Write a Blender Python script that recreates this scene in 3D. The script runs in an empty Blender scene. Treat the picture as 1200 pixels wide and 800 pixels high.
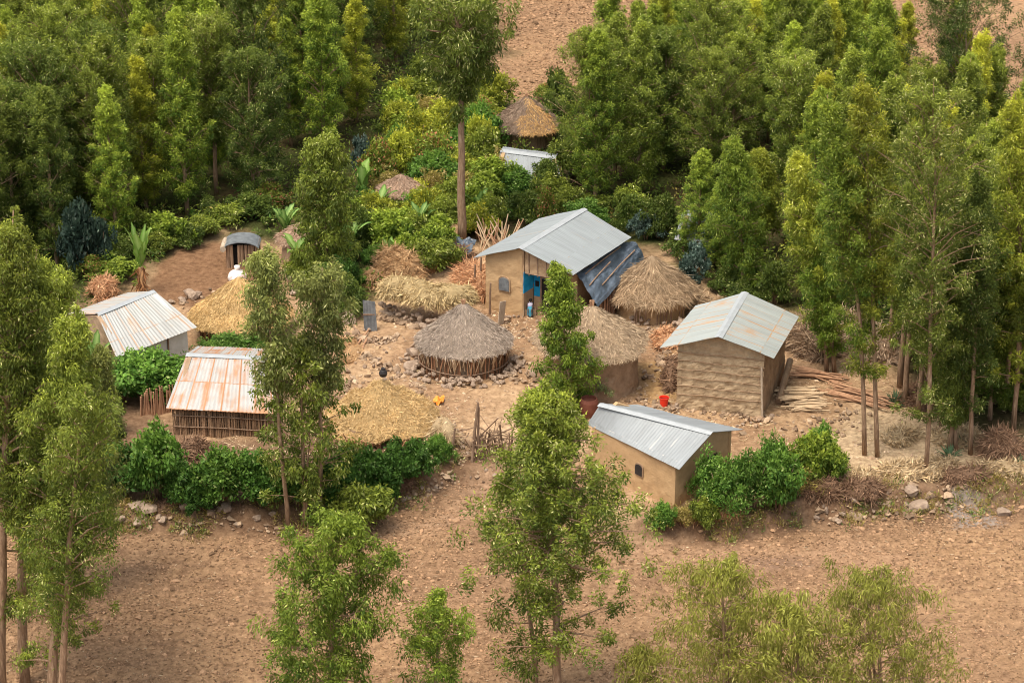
import bpy, math, random
import numpy as np
from mathutils import Vector

random.seed(7)
rng = np.random.default_rng(7)
sc = bpy.context.scene
COL = sc.collection
PI = math.pi

# ------------------------------------------------------------------ camera, world, sun, exposure
FPX, PITCH, DIST = 2833.0, math.radians(24), 120.0
CAM = np.array([0, -DIST * math.cos(PITCH), DIST * math.sin(PITCH)])
cd = bpy.data.cameras.new('camera'); cam = bpy.data.objects.new('camera', cd); COL.objects.link(cam)
cd.sensor_width = 36; cd.lens = FPX / 1200 * 36; cd.clip_start = 1; cd.clip_end = 3000
cam.location = CAM; cam.rotation_euler = (PI / 2 - PITCH, 0, 0)
sc.camera = cam
SUN_EL, SUN_AZ = math.radians(69), math.radians(225)      # azimuth clockwise from +Y: light comes from the front left
w = bpy.data.worlds.new("World"); sc.world = w; w.use_nodes = True
nt = w.node_tree; bg = nt.nodes['Background']; sky = nt.nodes.new('ShaderNodeTexSky')
sky.sky_type = 'NISHITA'; sky.sun_disc = False; sky.sun_elevation = SUN_EL; sky.sun_rotation = SUN_AZ
sky.dust_density = 4; sky.air_density = 1.0; sky.ozone_density = 0.6
hs_ = nt.nodes.new('ShaderNodeHueSaturation'); hs_.inputs['Saturation'].default_value = .35      # thin overcast: a whiter sky
nt.links.new(sky.outputs[0], hs_.inputs['Color']); nt.links.new(hs_.outputs[0], bg.inputs[0]); bg.inputs[1].default_value = 0.15
sl = bpy.data.lights.new('sun', 'SUN'); so = bpy.data.objects.new('sun', sl); COL.objects.link(so)
sl.energy = 1.9; sl.angle = math.radians(27); sl.color = (1, .88, .7)
sd = Vector((math.sin(SUN_AZ) * math.cos(SUN_EL), math.cos(SUN_AZ) * math.cos(SUN_EL), math.sin(SUN_EL)))
so.rotation_euler = sd.to_track_quat('Z', 'Y').to_euler()
sc.view_settings.view_transform = 'Standard'; sc.view_settings.look = 'None'
sc.view_settings.exposure = 0.86; sc.view_settings.gamma = 1
sc.cycles.filter_width = 1.0; sc.cycles.max_bounces = 5; sc.cycles.diffuse_bounces = 3; sc.cycles.glossy_bounces = 2
sc.cycles.transmission_bounces = 3; sc.cycles.transparent_max_bounces = 4

# ------------------------------------------------------------------ numeric noise and ground
_lat = np.random.default_rng(3).random((256, 256))
def vnoise(x, y, s=1.0):
    x = np.asarray(x, float) / s + 1000; y = np.asarray(y, float) / s + 1000
    xi = np.floor(x).astype(int); yi = np.floor(y).astype(int); fx = x - xi; fy = y - yi
    fx = fx * fx * (3 - 2 * fx); fy = fy * fy * (3 - 2 * fy)
    a = _lat[xi % 256, yi % 256]; b = _lat[(xi + 1) % 256, yi % 256]
    c = _lat[xi % 256, (yi + 1) % 256]; d = _lat[(xi + 1) % 256, (yi + 1) % 256]
    return (a * (1 - fx) + b * fx) * (1 - fy) + (c * (1 - fx) + d * fx) * fy - .5
def fbm(x, y, s=1.0, o=4):
    r = 0; a = 1
    for i in range(o): r = r + a * vnoise(np.asarray(x) + 17 * i, np.asarray(y) - 31 * i, s); s /= 2.1; a *= .5
    return r
def ray(px, py):
    d = np.array([0, math.cos(PITCH), -math.sin(PITCH)]) + np.array([1, 0, 0]) * (px - 600) / FPX + np.array([0, math.sin(PITCH), math.cos(PITCH)]) * (400 - py) / FPX
    return d
def U(px, py, z=0.0):
    d = ray(px, py); return CAM + d * ((z - CAM[2]) / d[2])
_bk = [U(a, b) for a, b in [(-200, 585), (100, 600), (190, 598), (260, 602), (340, 598), (430, 578), (500, 560), (530, 545), (600, 547), (680, 592), (750, 614), (850, 612), (950, 590), (1040, 578), (1200, 566), (1400, 560)]]
BX = [p[0] for p in _bk]; BY = [p[1] for p in _bk]
DROP = .65
def hz(x, y):
    yb = np.interp(x, BX, BY) + .5 * vnoise(x, y, 1.3)
    t = np.clip((y - yb) / 1.0 + .5, 0, 1); t = t * t * (3 - 2 * t)
    return -DROP * (1 - t) + .18 * vnoise(x, y, 5) * t
def G(px, py):
    lo, hi = 1.0, -1.6
    zs = np.linspace(.6, -1.4, 120); d = ray(px, py)
    for z in zs:
        p = CAM + d * ((z - CAM[2]) / d[2])
        if hz(p[0], p[1]) >= z: return np.array([p[0], p[1], float(hz(p[0], p[1]))])
    return p
def height_at(P, pyt):
    d = ray(600, pyt); k = (P[1] - CAM[1]) / d[1]; return CAM[2] + d[2] * k - P[2]
def ppm(P): return FPX / ((P[1] - CAM[1]) * math.cos(PITCH) - (P[2] - CAM[2]) * math.sin(PITCH))
def in_poly(x, y, poly):
    x = np.asarray(x, float); y = np.asarray(y, float); r = np.zeros(x.shape, bool); n = len(poly)
    for i in range(n):
        x1, y1 = poly[i][:2]; x2, y2 = poly[(i + 1) % n][:2]
        if y1 == y2: continue
        c = ((y1 > y) != (y2 > y)) & (x < (x2 - x1) * (y - y1) / (y2 - y1) + x1); r ^= c
    return r
def P2(pts): return [tuple(U(a, b)[:2]) for a, b in pts]

# ------------------------------------------------------------------ mesh helpers
class MB:
    def __init__(s): s.V = []; s.F = []; s.C = []; s.n = 0; s.hc = False
    def add(s, v, f, c=None):
        v = np.asarray(v, float).reshape(-1, 3)
        if isinstance(f, np.ndarray): s.F.append(f + s.n)
        else:
            for q in f: s.F.append(np.array([q]) + s.n)
        s.V.append(v)
        if c is None: c = np.ones((len(v), 3)) * .5
        else: s.hc = True
        s.C.append(np.broadcast_to(np.asarray(c, float), (len(v), 3))); s.n += len(v); return s
    def box(s, c, sz, rz=0, rx=0, ry=0, col=None, taper=1):
        h = np.array(sz) / 2
        v = np.array([[x, y, z] for z in (-1, 1) for y in (-1, 1) for x in (-1, 1)], float)
        v[4:, :2] *= taper; v *= h
        ca, sa = math.cos(rx), math.sin(rx); v = v @ np.array([[1, 0, 0], [0, ca, sa], [0, -sa, ca]])
        ca, sa = math.cos(ry), math.sin(ry); v = v @ np.array([[ca, 0, -sa], [0, 1, 0], [sa, 0, ca]])
        ca, sa = math.cos(rz), math.sin(rz); v = v @ np.array([[ca, sa, 0], [-sa, ca, 0], [0, 0, 1]])
        return s.add(v + np.array(c), np.array([[0, 2, 3, 1], [4, 5, 7, 6], [0, 1, 5, 4], [2, 6, 7, 3], [0, 4, 6, 2], [1, 3, 7, 5]]), col)
    def tube(s, pts, r, n=6, col=None, cap=True):
        pts = np.asarray(pts, float); m = len(pts); r = np.broadcast_to(np.asarray(r, float), (m,))
        t = np.gradient(pts, axis=0); t /= np.linalg.norm(t, axis=1)[:, None] + 1e-9
        up = np.array([0, 0, 1.]) if abs(t[0][2]) < .9 else np.array([1., 0, 0])
        a = np.cross(t, up); a /= np.linalg.norm(a, axis=1)[:, None] + 1e-9; b = np.cross(t, a)
        th = np.arange(n) * 2 * PI / n
        v = pts[:, None] + r[:, None, None] * (a[:, None] * np.cos(th)[None, :, None] + b[:, None] * np.sin(th)[None, :, None])
        i = np.arange(m - 1)[:, None] * n; j = np.arange(n)[None]; k = (j + 1) % n
        f = np.stack([i + j, i + k, i + n + k, i + n + j], -1).reshape(-1, 4)
        s.add(v.reshape(-1, 3), f, col)
        if cap:
            s.F.append(np.array([[s.n - n + q for q in range(n)]])); s.F.append(np.array([[s.n - n * m + q for q in range(n)][::-1]]))
        return s
    def quads(s, v, col=None):      # v (N,4,3)
        N = len(v); c = None if col is None else np.repeat(col, 4, 0)
        return s.add(v.reshape(-1, 3), np.arange(N * 4).reshape(N, 4), c)
    def build(s, name, mat, parent=None, smooth=False, origin=None):
        V = np.concatenate(s.V) if s.V else np.zeros((0, 3))
        off = np.zeros(3)
        p = parent
        while p is not None: off = off + np.array(p.location); p = p.parent
        if origin is not None: off = off + np.array(origin)
        me = bpy.data.meshes.new(name); me.vertices.add(len(V)); me.vertices.foreach_set('co', (V - off).astype(np.float32).ravel())
        tot = np.concatenate([np.full(len(f), f.shape[1]) for f in s.F]); li = np.concatenate([f.ravel() for f in s.F])
        me.loops.add(len(li)); me.loops.foreach_set('vertex_index', li.astype(np.int32))
        st = np.concatenate([[0], np.cumsum(tot)[:-1]]); me.polygons.add(len(tot)); me.polygons.foreach_set('loop_start', st.astype(np.int32))
        me.polygons.foreach_set('use_smooth', np.full(len(tot), smooth))
        me.update(calc_edges=True)
        if s.hc:
            a = me.color_attributes.new('Col', 'FLOAT_COLOR', 'POINT'); C = np.concatenate(s.C)
            a.data.foreach_set('color', np.concatenate([C, np.ones((len(C), 1))], 1).astype(np.float32).ravel())
        me.materials.append(mat); o = bpy.data.objects.new(name, me); COL.objects.link(o)
        if origin is not None: o.location = origin
        if parent is not None: o.parent = parent
        return o
def thing(name, label, cat, loc=(0, 0, 0), group=None):
    o = bpy.data.objects.new(name, None); COL.objects.link(o); o.location = [float(q) for q in loc]
    o.empty_display_size = .3
    return tag(o, label, cat, group)
def tag(o, label, cat, group=None):
    o['label'] = label; o['category'] = cat
    if group: o['group'] = group
    return o
def kind(o, k, label=None):
    o['kind'] = k
    if label: o['label'] = label
    return o
def dup(root, loc, rz=0, scale=None, label=None, group=None, rot=None):
    r = root.copy(); COL.objects.link(r); r.location = [float(q) for q in loc]; r.rotation_euler = rot if rot else (0, 0, rz)
    if scale is not None: r.scale = scale
    if label: r['label'] = label
    if group: r['group'] = group
    for ch in list(root.children):
        c = ch.copy(); COL.objects.link(c); c.parent = r
        for g in ch.children:
            d = g.copy(); COL.objects.link(d); d.parent = c
    return r

# ------------------------------------------------------------------ materials
def nodes(name):
    m = bpy.data.materials.new(name); m.use_nodes = True; t = m.node_tree
    return m, t, t.nodes['Principled BSDF'], lambda k: t.nodes.new(k), t.links.new
def noise_mat(name, c1, c2, scale=4, rough=.9, bump=.3, bscale=30, stretch=(1, 1, 1), c3=None, bdist=.03, spec=.2, usecol=False, metal=0):
    m, t, b, N, L = nodes(name)
    tc = N('ShaderNodeTexCoord'); mp = N('ShaderNodeMapping'); mp.inputs['Scale'].default_value = stretch
    L(tc.outputs['Object'], mp.inputs[0])
    n = N('ShaderNodeTexNoise'); n.inputs['Scale'].default_value = scale; n.inputs['Detail'].default_value = 8; n.inputs['Roughness'].default_value = .65
    L(mp.outputs[0], n.inputs[0])
    r = N('ShaderNodeValToRGB'); r.color_ramp.elements[0].position = .3; r.color_ramp.elements[1].position = .7
    r.color_ramp.elements[0].color = (*c1, 1); r.color_ramp.elements[1].color = (*c2, 1)
    if c3: e = r.color_ramp.elements.new(.5); e.color = (*c3, 1)
    L(n.outputs[0], r.inputs[0]); out = r.outputs[0]
    if usecol:
        a = N('ShaderNodeAttribute'); a.attribute_name = 'Col'; x = N('ShaderNodeMix'); x.data_type = 'RGBA'; x.blend_type = 'MULTIPLY'; x.inputs[0].default_value = 1
        L(r.outputs[0], x.inputs[6]); L(a.outputs[0], x.inputs[7]); out = x.outputs[2]
    L(out, b.inputs['Base Color'])
    n2 = N('ShaderNodeTexNoise'); n2.inputs['Scale'].default_value = bscale; n2.inputs['Detail'].default_value = 6; L(mp.outputs[0], n2.inputs[0])
    bp = N('ShaderNodeBump'); bp.inputs['Strength'].default_value = bump; bp.inputs['Distance'].default_value = bdist
    L(n2.outputs[0], bp.inputs['Height']); L(bp.outputs[0], b.inputs['Normal'])
    b.inputs['Roughness'].default_value = rough; b.inputs['Specular IOR Level'].default_value = spec; b.inputs['Metallic'].default_value = metal
    return m
def col_mat(name, rough=.8, trans=0, spec=.2, jit=.25):
    m, t, b, N, L = nodes(name)
    a = N('ShaderNodeAttribute'); a.attribute_name = 'Col'
    oi = N('ShaderNodeObjectInfo'); hs = N('ShaderNodeHueSaturation')
    mr = N('ShaderNodeMapRange'); mr.inputs['To Min'].default_value = 1 - jit; mr.inputs['To Max'].default_value = 1 + jit
    L(oi.outputs['Random'], mr.inputs[0]); L(mr.outputs[0], hs.inputs['Value']); L(a.outputs[0], hs.inputs['Color'])
    L(hs.outputs[0], b.inputs['Base Color']); b.inputs['Roughness'].default_value = rough; b.inputs['Specular IOR Level'].default_value = spec
    if trans:
        tr = N('ShaderNodeBsdfTranslucent'); mx = N('ShaderNodeMixShader'); mx.inputs[0].default_value = trans
        L(hs.outputs[0], tr.inputs[0]); L(b.outputs[0], mx.inputs[1]); L(tr.outputs[0], mx.inputs[2]); L(mx.outputs[0], t.nodes['Material Output'].inputs[0])
    return m
M = {}
M['leaf'] = col_mat('leaf', .55, .38, .25, .2)
M['straw'] = col_mat('straw', .85, .1, .15, .06)
M['bark'] = noise_mat('bark', (.15, .095, .06), (.42, .3, .2), 5, .9, .5, 20, (3, 3, .5), (.28, .18, .11))
M['bark_pale'] = noise_mat('bark_pale', (.25, .18, .12), (.55, .45, .34), 4, .85, .4, 20, (3, 3, .5))
M['stick'] = noise_mat('stick', (.14, .08, .05), (.36, .25, .17), 3, .9, .4, 25, (2, 2, .6))
M['stick_red'] = noise_mat('stick_red', (.28, .14, .08), (.55, .34, .2), 3, .9, .3, 25)
M['stick_pale'] = noise_mat('stick_pale', (.42, .29, .17), (.68, .52, .34), 3, .85, .3, 25)
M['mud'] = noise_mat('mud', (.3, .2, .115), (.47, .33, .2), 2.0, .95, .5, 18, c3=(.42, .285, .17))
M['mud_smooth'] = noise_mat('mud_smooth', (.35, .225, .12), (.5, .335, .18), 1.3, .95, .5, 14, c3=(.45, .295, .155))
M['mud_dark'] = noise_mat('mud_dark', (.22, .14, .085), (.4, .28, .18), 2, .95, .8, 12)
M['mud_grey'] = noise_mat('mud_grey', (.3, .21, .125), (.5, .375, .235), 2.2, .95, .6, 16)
M['white_wall'] = noise_mat('white_wall', (.5, .48, .43), (.7, .68, .63), 1.5, .9, .2, 18)
M['blue'] = noise_mat('blue', (.008, .24, .5), (.03, .42, .74), 2, .8, .2, 18)
M['dark'] = noise_mat('dark', (.015, .012, .01), (.03, .025, .02), 2, .9)
M['stone'] = noise_mat('stone', (.2, .14, .1), (.42, .32, .24), 2.5, .9, .5, 14, c3=(.3, .22, .16))
M['tarp'] = noise_mat('tarp', (.03, .04, .055), (.12, .15, .19), 1.1, .38, .5, 7, c3=(.06, .08, .105), spec=.5, bdist=.06)
M['tin_dark'] = noise_mat('tin_dark', (.1, .11, .12), (.26, .28, .29), 2.5, .5, .2, 20, metal=.3)
M['under'] = noise_mat('under', (.2, .17, .14), (.3, .26, .22), 2)
M['red'] = noise_mat('red', (.75, .03, .012), (.85, .05, .02), 1, .35, .02, spec=.5)
M['pot'] = noise_mat('pot', (.14, .045, .03), (.2, .075, .05), 3, .6)
M['black'] = noise_mat('black', (.02, .018, .018), (.04, .035, .035), 3, .5)
M['orange'] = noise_mat('orange', (.75, .25, .03), (.85, .4, .1), 6, .7)
M['sack'] = noise_mat('sack', (.7, .62, .58), (.5, .12, .1), 2.2, .6, .3, 12, c3=(.74, .68, .63))
M['skin'] = noise_mat('skin', (.06, .03, .018), (.09, .045, .028), 4, .5, .05)
M['cloth_white'] = noise_mat('cloth_white', (.35, .32, .5), (.75, .72, .78), 14, .8, .1, stretch=(1, 1, 3))
M['cloth_blue'] = noise_mat('cloth_blue', (.03, .16, .26), (.07, .28, .36), 9, .8, .1)
M['hair'] = noise_mat('hair', (.01, .008, .007), (.02, .016, .014), 20, .7, .4)
M['banana_stem'] = noise_mat('banana_stem', (.2, .09, .045), (.42, .27, .14), 5, .9, .5, 20)

def tin(name, base, rust, amt, sheet=.78, rowl=2.0, dirt=.35):
    """corrugated sheet; Col holds (along ridge, down slope, 0) in metres / 20"""
    m, t, b, N, L = nodes(name)
    a = N('ShaderNodeAttribute'); a.attribute_name = 'Col'; sp = N('ShaderNodeSeparateXYZ'); L(a.outputs['Vector'], sp.inputs[0])
    def math_(op, x, y=None, z=None):
        n = N('ShaderNodeMath'); n.operation = op
        for i, q in enumerate((x, y, z)):
            if q is None: continue
            if isinstance(q, (int, float)): n.inputs[i].default_value = q
            else: L(q, n.inputs[i])
        return n.outputs[0]
    u = math_('MULTIPLY', sp.outputs[0], 20); v = math_('MULTIPLY', sp.outputs[1], 20)
    ui = math_('FLOOR', math_('DIVIDE', u, sheet)); vi = math_('FLOOR', math_('DIVIDE', v, rowl))
    wn = N('ShaderNodeTexWhiteNoise'); wn.noise_dimensions = '2D'; cb = N('ShaderNodeCombineXYZ'); L(ui, cb.inputs[0]); L(vi, cb.inputs[1]); L(cb.outputs[0], wn.inputs[0])
    cs = N('ShaderNodeCombineXYZ'); L(math_('MULTIPLY', u, 3.2), cs.inputs[0]); L(math_('MULTIPLY', v, .35), cs.inputs[1]); L(math_('MULTIPLY', wn.outputs[0], 9), cs.inputs[2])
    n = N('ShaderNodeTexNoise'); n.inputs['Scale'].default_value = 1; n.inputs['Detail'].default_value = 6; n.inputs['Roughness'].default_value = .6; L(cs.outputs[0], n.inputs[0])
    cs2 = N('ShaderNodeCombineXYZ'); L(u, cs2.inputs[0]); L(v, cs2.inputs[1])
    n2 = N('ShaderNodeTexNoise'); n2.inputs['Scale'].default_value = 1.3; n2.inputs['Detail'].default_value = 9; L(cs2.outputs[0], n2.inputs[0])
    fu = math_('FRACT', math_('DIVIDE', u, sheet)); fv = math_('FRACT', math_('DIVIDE', v, rowl))
    seam = math_('MULTIPLY', math_('LESS_THAN', fu, .1), .2); seam2 = math_('MULTIPLY', math_('LESS_THAN', fv, .03), .2)
    val = math_('ADD', math_('ADD', math_('MULTIPLY', n.outputs[0], .8), math_('MULTIPLY', n2.outputs[0], .35)), math_('ADD', seam, seam2))
    val = math_('ADD', val, math_('MULTIPLY', wn.outputs[0], .12))
    r = N('ShaderNodeValToRGB'); e = r.color_ramp.elements; e[0].position = max(.02, .98 - amt); e[0].color = (*base, 1); e[1].position = min(1, 1.1 - amt * .9); e[1].color = (*rust, 1); L(val, r.inputs[0])
    d = N('ShaderNodeMix'); d.data_type = 'RGBA'; d.blend_type = 'MULTIPLY'; d.inputs[0].default_value = dirt; L(r.outputs[0], d.inputs[6])
    r2 = N('ShaderNodeValToRGB'); r2.color_ramp.elements[0].color = (.45, .42, .4, 1); r2.color_ramp.elements[0].position = .3; r2.color_ramp.elements[1].position = .6; L(n.outputs[0], r2.inputs[0]); L(r2.outputs[0], d.inputs[7])
    L(d.outputs[2], b.inputs['Base Color']); b.inputs['Metallic'].default_value = .1; b.inputs['Roughness'].default_value = .55; b.inputs['Specular IOR Level'].default_value = .4
    return m
M['cap'] = noise_mat('cap', (.28, .3, .31), (.36, .38, .39), 3, .5, .05)
M['tin_main'] = tin('tin_main', (.265, .29, .295), (.3, .25, .2), .1)
M['tin_new'] = tin('tin_new', (.265, .285, .295), (.4, .38, .36), .08)
M['tin_gran'] = tin('tin_gran', (.31, .335, .32), (.38, .23, .12), .26, .72)
M['tin_rust'] = tin('tin_rust', (.42, .41, .39), (.4, .2, .1), .39, .62, 1.7)
M['tin_left'] = tin('tin_left', (.38, .38, .36), (.4, .26, .17), .28, .6, 2.1)

# ------------------------------------------------------------------ terrain: one sheet
def smooth01(d, w): t = np.clip(d / w + .5, 0, 1); return t * t * (3 - 2 * t)
def sdist(x, y, poly):
    ins = in_poly(x, y, poly); d = np.full(x.shape, 1e9); n = len(poly)
    for i in range(n):
        a = np.array(poly[i]); b = np.array(poly[(i + 1) % n]); e = b - a; L2 = e @ e + 1e-9
        t = np.clip(((x - a[0]) * e[0] + (y - a[1]) * e[1]) / L2, 0, 1)
        d = np.minimum(d, np.hypot(x - a[0] - t * e[0], y - a[1] - t * e[1]))
    return np.where(ins, d, -d)
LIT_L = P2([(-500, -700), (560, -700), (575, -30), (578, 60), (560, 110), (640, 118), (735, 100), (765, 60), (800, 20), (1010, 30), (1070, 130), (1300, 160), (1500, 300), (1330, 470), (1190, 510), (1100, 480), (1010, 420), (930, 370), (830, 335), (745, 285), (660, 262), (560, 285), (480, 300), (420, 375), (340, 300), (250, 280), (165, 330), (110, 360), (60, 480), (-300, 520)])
EDGE = P2([(40, 480), (110, 430), (180, 460), (240, 520), (390, 500), (520, 520), (640, 520), (700, 600), (900, 585), (1020, 520), (1250, 560), (1250, 590), (1040, 598), (950, 608), (850, 626), (750, 628), (690, 606), (600, 560), (500, 576), (430, 598), (340, 616), (190, 612), (30, 612)])
xs = np.concatenate([[-600, -300, -150, -90, -60, -45], np.arange(-34, 34, .15), [36, 45, 60, 90, 150, 300, 600]])
ys = np.concatenate([[-400, -200, -120, -80, -55, -44], np.arange(-38, 4, .13), np.arange(4, 75, .32), [78, 85, 100, 130, 180, 260, 400, 700, 1200]])
X, Y = np.meshgrid(xs, ys); Z = hz(X, Y)
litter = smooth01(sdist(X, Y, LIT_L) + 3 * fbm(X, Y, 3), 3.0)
edge = smooth01(sdist(X, Y, EDGE) + 1.2 * fbm(X, Y, 1.5), 1.6)
ybx = np.interp(X, BX, BY)
field = np.maximum(smooth01(ybx - Y - .4 + .6 * fbm(X, Y, 1.5), 1.6), smooth01(Y - 36 + .8 * fbm(X, Y, 3), 2)) * (1 - litter)
Z = Z + field * (.13 * fbm(X * .25 + Y * .05, Y - X * .1, .6, 2) + .06 * fbm(X, Y, 1.1, 3) + .085 * fbm(X, Y, .3, 2)) + (1 - field) * (.16 * fbm(X, Y, .9, 4))
sub = 2.2 * fbm(X, Y, 14, 3)
fade = smooth01(160 - np.hypot(X, Y), 60)
Z = Z * fade + (1 - fade) * (-.3)
cf = np.array([.292, .183, .108]); cfl = np.array([.37, .236, .134]); cfd = np.array([.2, .118, .073])
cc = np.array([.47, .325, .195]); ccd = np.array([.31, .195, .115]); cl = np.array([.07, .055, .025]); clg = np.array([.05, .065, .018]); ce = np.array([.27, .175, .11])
def mixc(a, b, t): t = np.clip(t, 0, 1)[..., None]; return a * (1 - t) + b * t
C = mixc(cc, ccd, .5 + 1.1 * fbm(X, Y, 3.5, 5))
fc = mixc(mixc(cf, cfl, .5 + 1.8 * fbm(X, Y, 7, 3)), cfd, -.08 + 1.0 * fbm(X, Y, .5, 3) + .7 * fbm(X * .22 + Y * .05, Y - X * .1, .55, 2) + .5 * fbm(X, Y, 11, 2))
C = mixc(C, fc, field)
C = mixc(C, mixc(ce * .8, cfd * .8, .5 + fbm(X, Y, .8)), edge * .9)
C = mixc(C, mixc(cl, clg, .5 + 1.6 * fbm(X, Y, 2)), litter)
def patch(poly, colr, wd, amt=1.):
    global C
    k = smooth01(sdist(X, Y, P2(poly)) + .9 * fbm(X, Y, 1.4), wd) * amt; C = mixc(C, np.array(colr), k)
patch([(965, 520), (1010, 470), (1090, 490), (1160, 520), (1200, 545), (1080, 560), (1000, 560)], (.58, .44, .28), 1.5, .85)     # dry leaf floor of the grove
patch([(175, 342), (190, 305), (250, 284), (310, 292), (310, 330), (262, 350), (225, 365)], (.22, .125, .07), .8, .95)                              # dug dark earth
patch([(745, 430), (800, 400), (795, 470), (760, 475)], (.42, .27, .12), 1.0, .7)
patch([(1120, 575), (1170, 572), (1175, 598), (1125, 602)], (.3, .26, .23), .8, .8)                                       # ash
patch([(715, 630), (760, 622), (1000, 618), (1100, 640), (1000, 650), (800, 655)], (.42, .27, .17), 1.6, .5)                # trodden path
patch([(1000, 770), (1200, 800), (1200, 812), (1000, 781)], (.42, .3, .2), .5, .8)
patch([(560, 545), (600, 545), (610, 580), (530, 600), (440, 620), (430, 612), (520, 585)], (.42, .28, .18), 1.4, .6)
patch([(880, 640), (960, 632), (950, 650), (900, 655)], (.2, .13, .1), .8, .5)
patch([(555, 500), (670, 460), (690, 510), (640, 540), (560, 530)], (.55, .4, .26), 1.6, .6)
m, t, b, N, L = nodes('earth')
a = N('ShaderNodeAttribute'); a.attribute_name = 'Col'; tc = N('ShaderNodeTexCoord')
n1 = N('ShaderNodeTexNoise'); n1.inputs['Scale'].default_value = 3.2; n1.inputs['Detail'].default_value = 9; n1.inputs['Roughness'].default_value = .7; L(tc.outputs['Object'], n1.inputs[0])
r1 = N('ShaderNodeValToRGB'); r1.color_ramp.elements[0].position = .33; r1.color_ramp.elements[0].color = (.55, .5, .46, 1); r1.color_ramp.elements[1].position = .66; r1.color_ramp.elements[1].color = (1.22, 1.2, 1.17, 1); L(n1.outputs[0], r1.inputs[0])
x = N('ShaderNodeMix'); x.data_type = 'RGBA'; x.blend_type = 'MULTIPLY'; x.inputs[0].default_value = 1; L(a.outputs[0], x.inputs[6]); L(r1.outputs[0], x.inputs[7])
vo = N('ShaderNodeTexVoronoi'); vo.inputs['Scale'].default_value = 4.5; L(tc.outputs['Object'], vo.inputs[0])
ra = N('ShaderNodeValToRGB'); ra.color_ramp.elements[0].position = 0; ra.color_ramp.elements[0].color = (1, 1, 1, 1); ra.color_ramp.elements[1].position = .07; ra.color_ramp.elements[1].color = (0, 0, 0, 1); L(vo.outputs[0], ra.inputs[0])
x2 = N('ShaderNodeMix'); x2.data_type = 'RGBA'; L(ra.outputs[0], x2.inputs[0]); L(x.outputs[2], x2.inputs[6]); x2.inputs[7].default_value = (.55, .42, .3, 1)
L(x2.outputs[2], b.inputs['Base Color']); b.inputs['Roughness'].default_value = .97; b.inputs['Specular IOR Level'].default_value = .1
n2 = N('ShaderNodeTexNoise'); n2.inputs['Scale'].default_value = 5; n2.inputs['Detail'].default_value = 8; n2.inputs['Roughness'].default_value = .75; L(tc.outputs['Object'], n2.inputs[0])
bp = N('ShaderNodeBump'); bp.inputs['Strength'].default_value = .9; bp.inputs['Distance'].default_value = .12; L(n2.outputs[0], bp.inputs['Height']); L(bp.outputs[0], b.inputs['Normal'])
M['earth'] = m
ny, nx = X.shape
g_ = MB(); i = np.arange(ny - 1)[:, None] * nx + np.arange(nx - 1)[None]
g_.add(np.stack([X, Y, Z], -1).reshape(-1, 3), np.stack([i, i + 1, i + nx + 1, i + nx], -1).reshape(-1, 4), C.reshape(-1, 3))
kind(g_.build('ground', M['earth'], smooth=True), 'structure', 'ploughed fields and trodden earth yard')

# clods and crumbs of soil on the ploughed fields (nobody could count them)
def ico():
    p = (1 + 5 ** .5) / 2
    v = np.array([[-1, p, 0], [1, p, 0], [-1, -p, 0], [1, -p, 0], [0, -1, p], [0, 1, p], [0, -1, -p], [0, 1, -p], [p, 0, -1], [p, 0, 1], [-p, 0, -1], [-p, 0, 1]]) / 1.9
    f = np.array([[0, 11, 5], [0, 5, 1], [0, 1, 7], [0, 7, 10], [0, 10, 11], [1, 5, 9], [5, 11, 4], [11, 10, 2], [10, 7, 6], [7, 1, 8], [3, 9, 4], [3, 4, 2], [3, 2, 6], [3, 6, 8], [3, 8, 9], [4, 9, 5], [2, 4, 11], [6, 2, 10], [8, 6, 7], [9, 8, 1]])
    return v, f
IV, IF = ico()
def scatter_lumps(name, label, pts, size, cols, mat, flat=.6):
    n = len(pts); s = size[:, None, None] * (1 + .35 * rng.standard_normal((n, 12, 1))) * np.array([1, 1, flat])
    a = rng.random(n) * 2 * PI; ca, sa = np.cos(a), np.sin(a)
    v = IV[None] * s; v = np.stack([v[..., 0] * ca[:, None] - v[..., 1] * sa[:, None], v[..., 0] * sa[:, None] + v[..., 1] * ca[:, None], v[..., 2]], -1) + pts[:, None]
    f = (IF[None] + 12 * np.arange(n)[:, None, None]).reshape(-1, 3)
    mb = MB(); mb.add(v.reshape(-1, 3), f, np.repeat(cols, 12, 0)); return kind(mb.build(name, mat), 'stuff', label)
M['clod'] = noise_mat('clod', (.8, .8, .8), (1.15, 1.1, 1.05), 8, .97, .5, 30, usecol=True, spec=.1)
def field_pts(n, x0, x1, y0, y1):
    x = rng.uniform(x0, x1, n); y = rng.uniform(y0, y1, n)
    fw = np.maximum(smooth01(np.interp(x, BX, BY) - y - .6, 1.4), smooth01(y - 37, 2)) * (1 - smooth01(sdist(x, y, LIT_L), 1))
    k = rng.random(n) < fw * (.75 + .8 * fbm(x, y, 4)); x, y = x[k], y[k]
    z = hz(x, y) + .2 * fbm(x, y, 1.1, 3) * .5 + .085 * fbm(x, y, .3, 2); z = z + .13 * fbm(x * .25 + y * .05, y - x * .1, .6, 2) - .02 * fbm(x, y, 1.1, 3); return np.stack([x, y, z + .012], -1)
pt = np.concatenate([field_pts(110000, -29, 29, -36, -12), field_pts(22000, -4, 12, 37, 66), field_pts(9000, 12, 34, 37, 66)])
sz = np.clip(rng.lognormal(-3.35, .42, len(pt)), .018, .13)
sz[pt[:, 1] > 30] *= 1.7
cs = cf * (1 + .28 * rng.standard_normal((len(pt), 1))).clip(.5, 1.6)
scatter_lumps('soil_clods', 'crumbly clods of dry brown soil over the ploughed fields', pt, sz, cs, M['clod'])

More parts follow.
